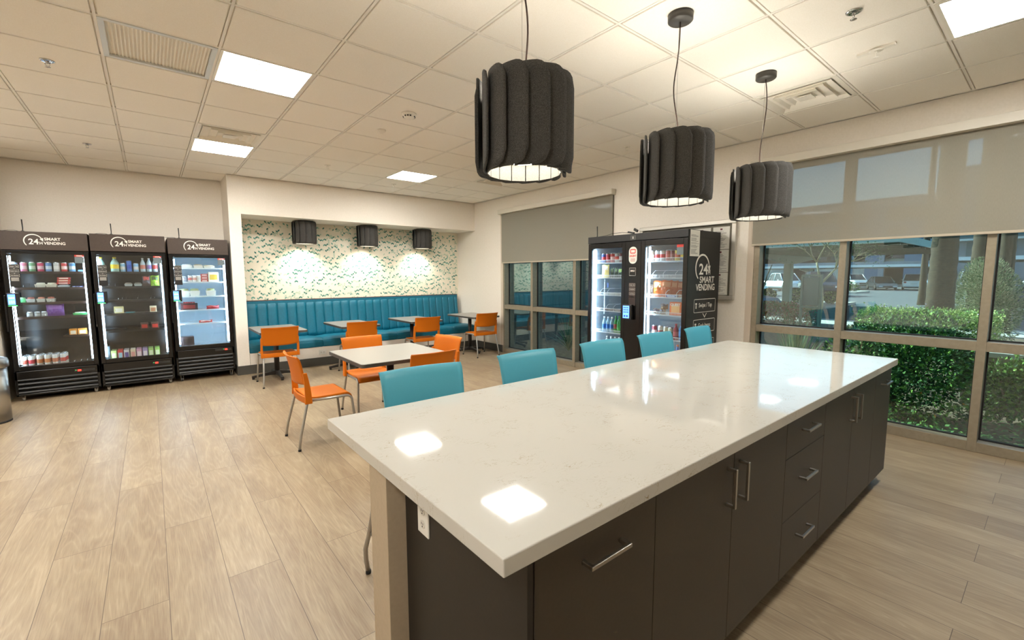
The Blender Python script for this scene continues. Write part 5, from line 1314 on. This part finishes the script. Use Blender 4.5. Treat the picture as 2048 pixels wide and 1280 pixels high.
# signboard
M_galv = mat('dark_green_metal', (70, 84, 74), .5, .4)
sg = thing('signboard', (10.35, 3.19, ZG), 'metal framed signboard on two legs outside the wide window', 'sign', None, radians(-15))
for s in (-1, 1): Bx(-.02, .02, s*.185-.02, s*.185+.02, 0, 1.58).build('leg', M_galv, sg)
m = MB(); m.box(-.02, .02, -.165, .165, 1.54, 1.58); m.box(-.02, .02, -.165, .165, .90, .94); m.build('frame', M_galv, sg)
Bx(-.012, .012, -.150, .150, .955, 1.525).build('panel', mat('sign_panel_dark', (58, 70, 66), .4), sg, bevel=.004)
bx_ = thing('meter_pedestal', (12.1, .14, ZG), 'grey metal pedestal with a capped top at the right edge outside', 'utility box')
Bx(-.2, .2, -.35, .2, 0, 1.05).build('body', mat('pedestal_tan', (150, 138, 116), .6), bx_, bevel=.01); Bx(-.24, .24, -.39, .24, 1.05, 1.12).build('cap', mat('pedestal_cap', (190, 192, 186), .5), bx_, bevel=.01)
# carports
def carport(x0, x1, y0, y1, z, label, cols, edge, ribs=6):
    t = thing('carport', (x0, y0, ZG), label, 'carport', 'steel carports in the car park')
    Bx(0, x1-x0, 0, y1-y0, z-ZG, z-ZG+.06).build('roof', mat('carport_underside', (104, 106, 98), .7), t)
    m = MB()
    for q in ((-.06, 0, -.06, y1-y0+.06), (x1-x0, x1-x0+.06, -.06, y1-y0+.06), (0, x1-x0, -.06, 0), (0, x1-x0, y1-y0, y1-y0+.06)): m.box(*q, z-ZG-.10, z-ZG+.16)
    m.build('fascia', mat('fascia_'+edge[0], edge[1], .5), t)
    for k in range(ribs):
        xx = (x1-x0)*(k+.5)/ribs; Bx(xx-.05, xx+.05, .05, y1-y0-.05, z-ZG-.16, z-ZG-.002).build('purlin', mat('purlin_grey', (122, 122, 112), .7), t)
    for cx_, cy in cols:
        Bx(cx_-x0-.17, cx_-x0+.17, cy-y0-.17, cy-y0+.17, 0, z-ZG-.55).build('column', mat('column_cream', (176, 182, 162), .7), t)
        m = MB(); a = (cx_-x0); m.prism([(max(a-3.2, .1), z-ZG-.30), (a-.5, z-ZG-.58), (a+.5, z-ZG-.58), (min(a+3.2, x1-x0-.1), z-ZG-.30), (min(a+3.2, x1-x0-.1), z-ZG-.162), (max(a-3.2, .1), z-ZG-.162)], 1, cy-y0-.14, cy-y0+.14)
        m.build('beam', mat('column_cream', (176, 182, 162), .7), t)
    return t
carport(18.9, 29.5, 3.45, 24, 2.66, 'near steel carport with a dark ribbed underside and a cream column', [(25.7, 9.0), (25.7, 16.0), (25.7, 22.5)], ('cream', (196, 204, 190)), 10)
carport(60.5, 68.0, 8.3, 46, 2.42, 'far carport roof with a white edge over the row of parked cars', [(67.0, 21.0), (67.0, 33.0)], ('white', (216, 226, 228)))
carport(46, 53.5, -14, 5.4, 2.62, 'white-edged carport at the right, above the white van', [(49.5, -5)], ('white', (216, 226, 228)))
# parking garage
pg = thing('parking_garage', (82, -6, ZG), 'grey-blue multi-storey parking garage across the car park', 'building')
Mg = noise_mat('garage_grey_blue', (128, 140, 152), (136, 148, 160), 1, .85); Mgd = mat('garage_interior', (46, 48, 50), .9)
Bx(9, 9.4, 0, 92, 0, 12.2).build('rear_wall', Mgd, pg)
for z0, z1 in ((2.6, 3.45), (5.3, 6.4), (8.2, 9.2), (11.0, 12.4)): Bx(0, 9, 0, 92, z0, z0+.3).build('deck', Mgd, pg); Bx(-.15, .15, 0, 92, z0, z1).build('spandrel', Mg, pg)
for y in (0, 9, 16.4, 22.4, 26.0, 34.2, 43, 52, 61, 70, 79, 91.6): Bx(-.25, .35, y, y+.6, 0, 12.4).build('column', Mg, pg)
for y0, y1 in ((23.0, 26.0), (26.6, 31), (35, 40), (44, 52)): Bx(.0, .2, y0, y1, 0, 2.6).build('wall_panel', noise_mat('garage_pale', (150, 156, 152), (160, 166, 160), 1, .85), pg)
for y0, y1, z1 in ((18.4, 20.2, 8.2), (23.0, 24.6, 12.2)): Bx(-.1, .16, y0, y1, 0, z1).build('stair_tower', mat('garage_blue', (84, 112, 142), .8), pg)
for y in (27.6, 29.4, 31.6): Bx(-.18, -.12, y, y+1.2, 3.8, 4.9).build('window_opening', mat('opening_dark', (40, 48, 54), .3), pg)
ob = thing('office_block', (74.0, -34, ZG), 'grey office block with ribbon windows behind the right-hand carport', 'building')
Bx(0, 7, 0, 43, 0, 14).build('body', mat('office_grey', (118, 130, 140), .85), ob)
for z in (3.6, 6.8, 10.0):
    for k in range(8):
        f = Bx(-.08, 0, 1.2+k*5.2, 5.0+k*5.2, z, z+1.7).build('window', mat('office_glass', (70, 92, 100), .15), ob)
        Bx(-.16, -.08, 1.1+k*5.2, 5.1+k*5.2, z-.18, z).build('sill', mat('office_sill', (190, 198, 198), .6), f)
Bx(-1.6, 0, 34, 42.5, 5.4, 5.6).build('balcony', mat('office_sill', (190, 198, 198), .6), ob); Bx(-1.6, -1.5, 34, 42.5, 5.6, 6.7).build('balustrade', mat('office_glass', (70, 92, 100), .15), ob)

# vehicles, built nose towards +x
def vehicle(name, loc, rz, L_, Wd_, H_, col, style, label, group='vehicles in the car park', cat='car'):
    t = thing(name, loc, label, cat, group, rz); h2 = L_/2; w2 = Wd_/2
    belt = H_*.58; bot = .22
    if style == 'sedan': prof = [(-h2, .42, belt*.92), (-h2*.93, .30, belt), (-h2*.55, .24, belt), (.0, .24, belt), (h2*.38, .24, belt*.97), (h2*.85, .26, belt*.84), (h2, .34, belt*.62)]; cab = [(-h2*.80, belt-.01), (-h2*.48, H_-.02), (-h2*.05, H_), (h2*.12, H_-.05), (h2*.44, belt-.02)]
    elif style == 'suv': prof = [(-h2, .40, belt*.98), (-h2*.96, .30, belt), (-h2*.5, .26, belt), (.0, .26, belt), (h2*.42, .26, belt), (h2*.88, .28, belt*.92), (h2, .36, belt*.70)]; cab = [(-h2*.97, belt-.01), (-h2*.86, H_-.06), (-h2*.4, H_), (h2*.10, H_-.03), (h2*.46, belt-.02)]
    elif style == 'pickup': prof = [(-h2, .50, belt*1.0), (-h2*.96, .42, belt), (-h2*.5, .36, belt), (.0, .36, belt), (h2*.42, .36, belt*1.02), (h2*.90, .38, belt*.98), (h2, .46, belt*.80)]; cab = [(-h2*.28, belt-.01), (-h2*.22, H_-.04), (-h2*.0, H_), (h2*.24, H_-.03), (h2*.48, belt-.02)]
    else: prof = [(-h2, .35, H_*.62), (-h2*.96, .30, H_*.62), (-h2*.4, .28, H_*.62), (.0, .28, H_*.62), (h2*.5, .28, H_*.60), (h2*.9, .30, H_*.48), (h2, .38, H_*.36)]; cab = [(-h2*.98, H_*.61), (-h2*.95, H_-.05), (-h2*.3, H_), (h2*.42, H_-.02), (h2*.72, H_*.56)]
    sec = lambda x, zb, zt, w: [(x, -w*.93, zb), (x, -w, zb+.12), (x, -w, zt-.14), (x, -w*.93, zt-.02), (x, -w*.6, zt), (x, w*.6, zt), (x, w*.93, zt-.02), (x, w, zt-.14), (x, w, zb+.12), (x, w*.93, zb)]
    m = MB(); vs = []
    for k, (x, zb, zt) in enumerate(prof): vs += sec(x, zb, zt, w2*(.90 if k in (0, len(prof)-1) else 1))
    n = 10
    m.add(vs, [(i*n+k, i*n+(k+1) % n, (i+1)*n+(k+1) % n, (i+1)*n+k) for i in range(len(prof)-1) for k in range(n)]+[tuple(range(n))[::-1], tuple((len(prof)-1)*n+k for k in range(n))])
    paint = mat('car_paint_%d_%d_%d' % col, col, .25, .2, coat=.6); body = m.build('body', paint, t, bevel=.03)
    # glasshouse
    m = MB(); gl = mat('car_glass', (36, 44, 50), .08)
    zb0 = cab[0][1]; poly = cab; vs = []
    for x, z in poly:
        q = (z-zb0)/(H_-zb0); w = w2*(.94-.18*q); vs += [(x, -w, z), (x, w, z)]
    k = len(poly); m.add(vs, [tuple(2*i for i in range(k)), tuple(2*i+1 for i in range(k))[::-1]]+[(2*i, 2*i+1, 2*i+3, 2*i+2) for i in range(k-1)]+[(0, 2*k-2, 2*k-1, 1)])
    m.build('window_glass', gl, t, bevel=.03)
    m = MB()                                               # roof skin and pillars
    for i in (1, 2):
        (xa, za), (xb, zb_) = poly[i], poly[i+1]; wa = w2*(.94-.18*(za-zb0)/(H_-zb0)); wb = w2*(.94-.18*(zb_-zb0)/(H_-zb0))
        m.add([(xa, -wa, za+.012), (xa, wa, za+.012), (xb, wb, zb_+.012), (xb, -wb, zb_+.012), (xa, -wa-.01, za-.05), (xa, wa+.01, za-.05), (xb, wb+.01, zb_-.05), (xb, -wb-.01, zb_-.05)], [(0, 1, 2, 3), (0, 3, 7, 4), (1, 5, 6, 2)])
    for i, j in ((0, 1), (4, 3)):
        for s in (-1, 1):
            (xa, za), (xb, zb_) = poly[i], poly[j]; wa = w2*.945; wb = w2*.765
            m.tube([(xa, s*wa, za), (xb, s*wb, zb_)], .045, 5)
    for s in (-1, 1):
        xm = (poly[1][0]+poly[3][0])/2; m.tube([(xm, s*w2*.95, zb0), (xm, s*w2*.775, H_-.03)], .04, 5)
    m.build('roof', paint, t)
    for s in (-1, 1):
        for xx in (-h2*.60, h2*.62):
            R_ = .34 if style in ('sedan',) else .38
            w_ = MB(); w_.prism([(xx+R_*cos(a*pi/10), R_+R_*sin(a*pi/10)) for a in range(20)], 1, s*w2*1.01-(.11 if s > 0 else -.11), s*w2*1.01)
            wh = w_.build('wheel', M_rubber, t); MB().prism([(xx+R_*.62*cos(a*pi/8), R_+R_*.62*sin(a*pi/8)) for a in range(16)], 1, s*w2*1.012, s*w2*1.03).build('hub', M_steel, wh)
    zf = prof[-1][2]-.12
    for s in (-1, 1):
        Bx(h2*.955, h2+.012, s*w2*.66-.16, s*w2*.66+.16, zf-.10, zf+.05).build('headlight', mat('lamp_glass', (214, 222, 226), .1), t, bevel=.02)
        Bx(-h2-.012, -h2*.96, s*w2*.74-.11, s*w2*.74+.11, belt*.80-.06, belt*.80+.12).build('tail_light', mat('tail_red', (150, 26, 26), .2), t, bevel=.02)
    Bx(h2*.97, h2+.014, -w2*.42, w2*.42, zf-.16, zf+.04).build('grille', mat('car_grille', (40, 42, 44), .3, .5), t, bevel=.02)
    Bx(-h2-.014, -h2*.98, -.26, .26, belt*.62, belt*.62+.14).build('number_plate', mat('plate_pale', (196, 196, 190), .5), t)
    for s in (-1, 1): Bx(poly[3][0]+.10, poly[3][0]+.26, s*w2*1.0-.02+(.10 if s > 0 else -.10), s*w2*1.0+.02+(.10 if s > 0 else -.10), zb0, zb0+.15).build('mirror', paint, t, bevel=.02)
    Bx(-h2*.9, h2*.93, -w2*.86, w2*.86, .2, .45).build('underbody', M_black, t)
    return t
ZR = ZG-.08; W_ = radians
vehicle('pickup_truck', (42.5, 12.6, ZR), W_(208), 5.6, 1.98, 1.92, (40, 58, 76), 'pickup', 'dark blue pickup truck facing the building, right of the signboard')
vehicle('pickup_truck', (50.5, 18.2, ZR), W_(236), 5.4, 1.95, 1.85, (226, 232, 234), 'pickup', 'white pickup truck seen behind the near carport column')
vehicle('small_car', (38.5, 16.2, ZR), W_(215), 4.3, 1.75, 1.5, (160, 178, 178), 'sedan', 'pale green-grey car at the far left of the wide window view')
vehicle('hatchback', (19.9, 9.3, ZR), W_(250), 4.2, 1.75, 1.5, (120, 156, 178), 'sedan', 'blue-grey car cut off by the left window jamb')
vehicle('white_car', (72.5, 17.4, ZR), W_(215), 4.7, 1.85, 1.72, (228, 232, 232), 'suv', 'white car facing out just right of the first wide window mullion')
vehicle('silver_sedan', (64.0, 12.9, ZR), W_(205), 4.8, 1.85, 1.45, (176, 184, 188), 'sedan', 'silver sedan facing out, left of the white car seen from behind')
vehicle('white_car', (65.5, 10.35, ZR), W_(8), 4.7, 1.9, 1.72, (232, 236, 236), 'suv', 'white car seen from behind with red tail lights')
vehicle('minivan', (67.0, 6.0, ZR), W_(186), 5.0, 2.0, 1.98, (226, 232, 236), 'van', 'white van facing the building between the two right-hand palm trunks', cat='van')
vehicle('pale_blue_car', (74.5, 11.0, ZR), W_(184), 4.7, 1.9, 1.72, (196, 212, 222), 'suv', 'pale car mostly hidden behind the thick palm trunk')
vehicle('dark_blue_car', (30.0, .25, ZR), W_(100), 4.8, 1.9, 1.75, (44, 62, 92), 'suv', 'dark blue car at the right edge behind the sage bush')
vehicle('parked_car', (84.5, 15.4, ZG+2.9), W_(90), 5.0, 1.9, 1.8, (146, 152, 146), 'suv', 'pale car parked on the upper level of the garage')
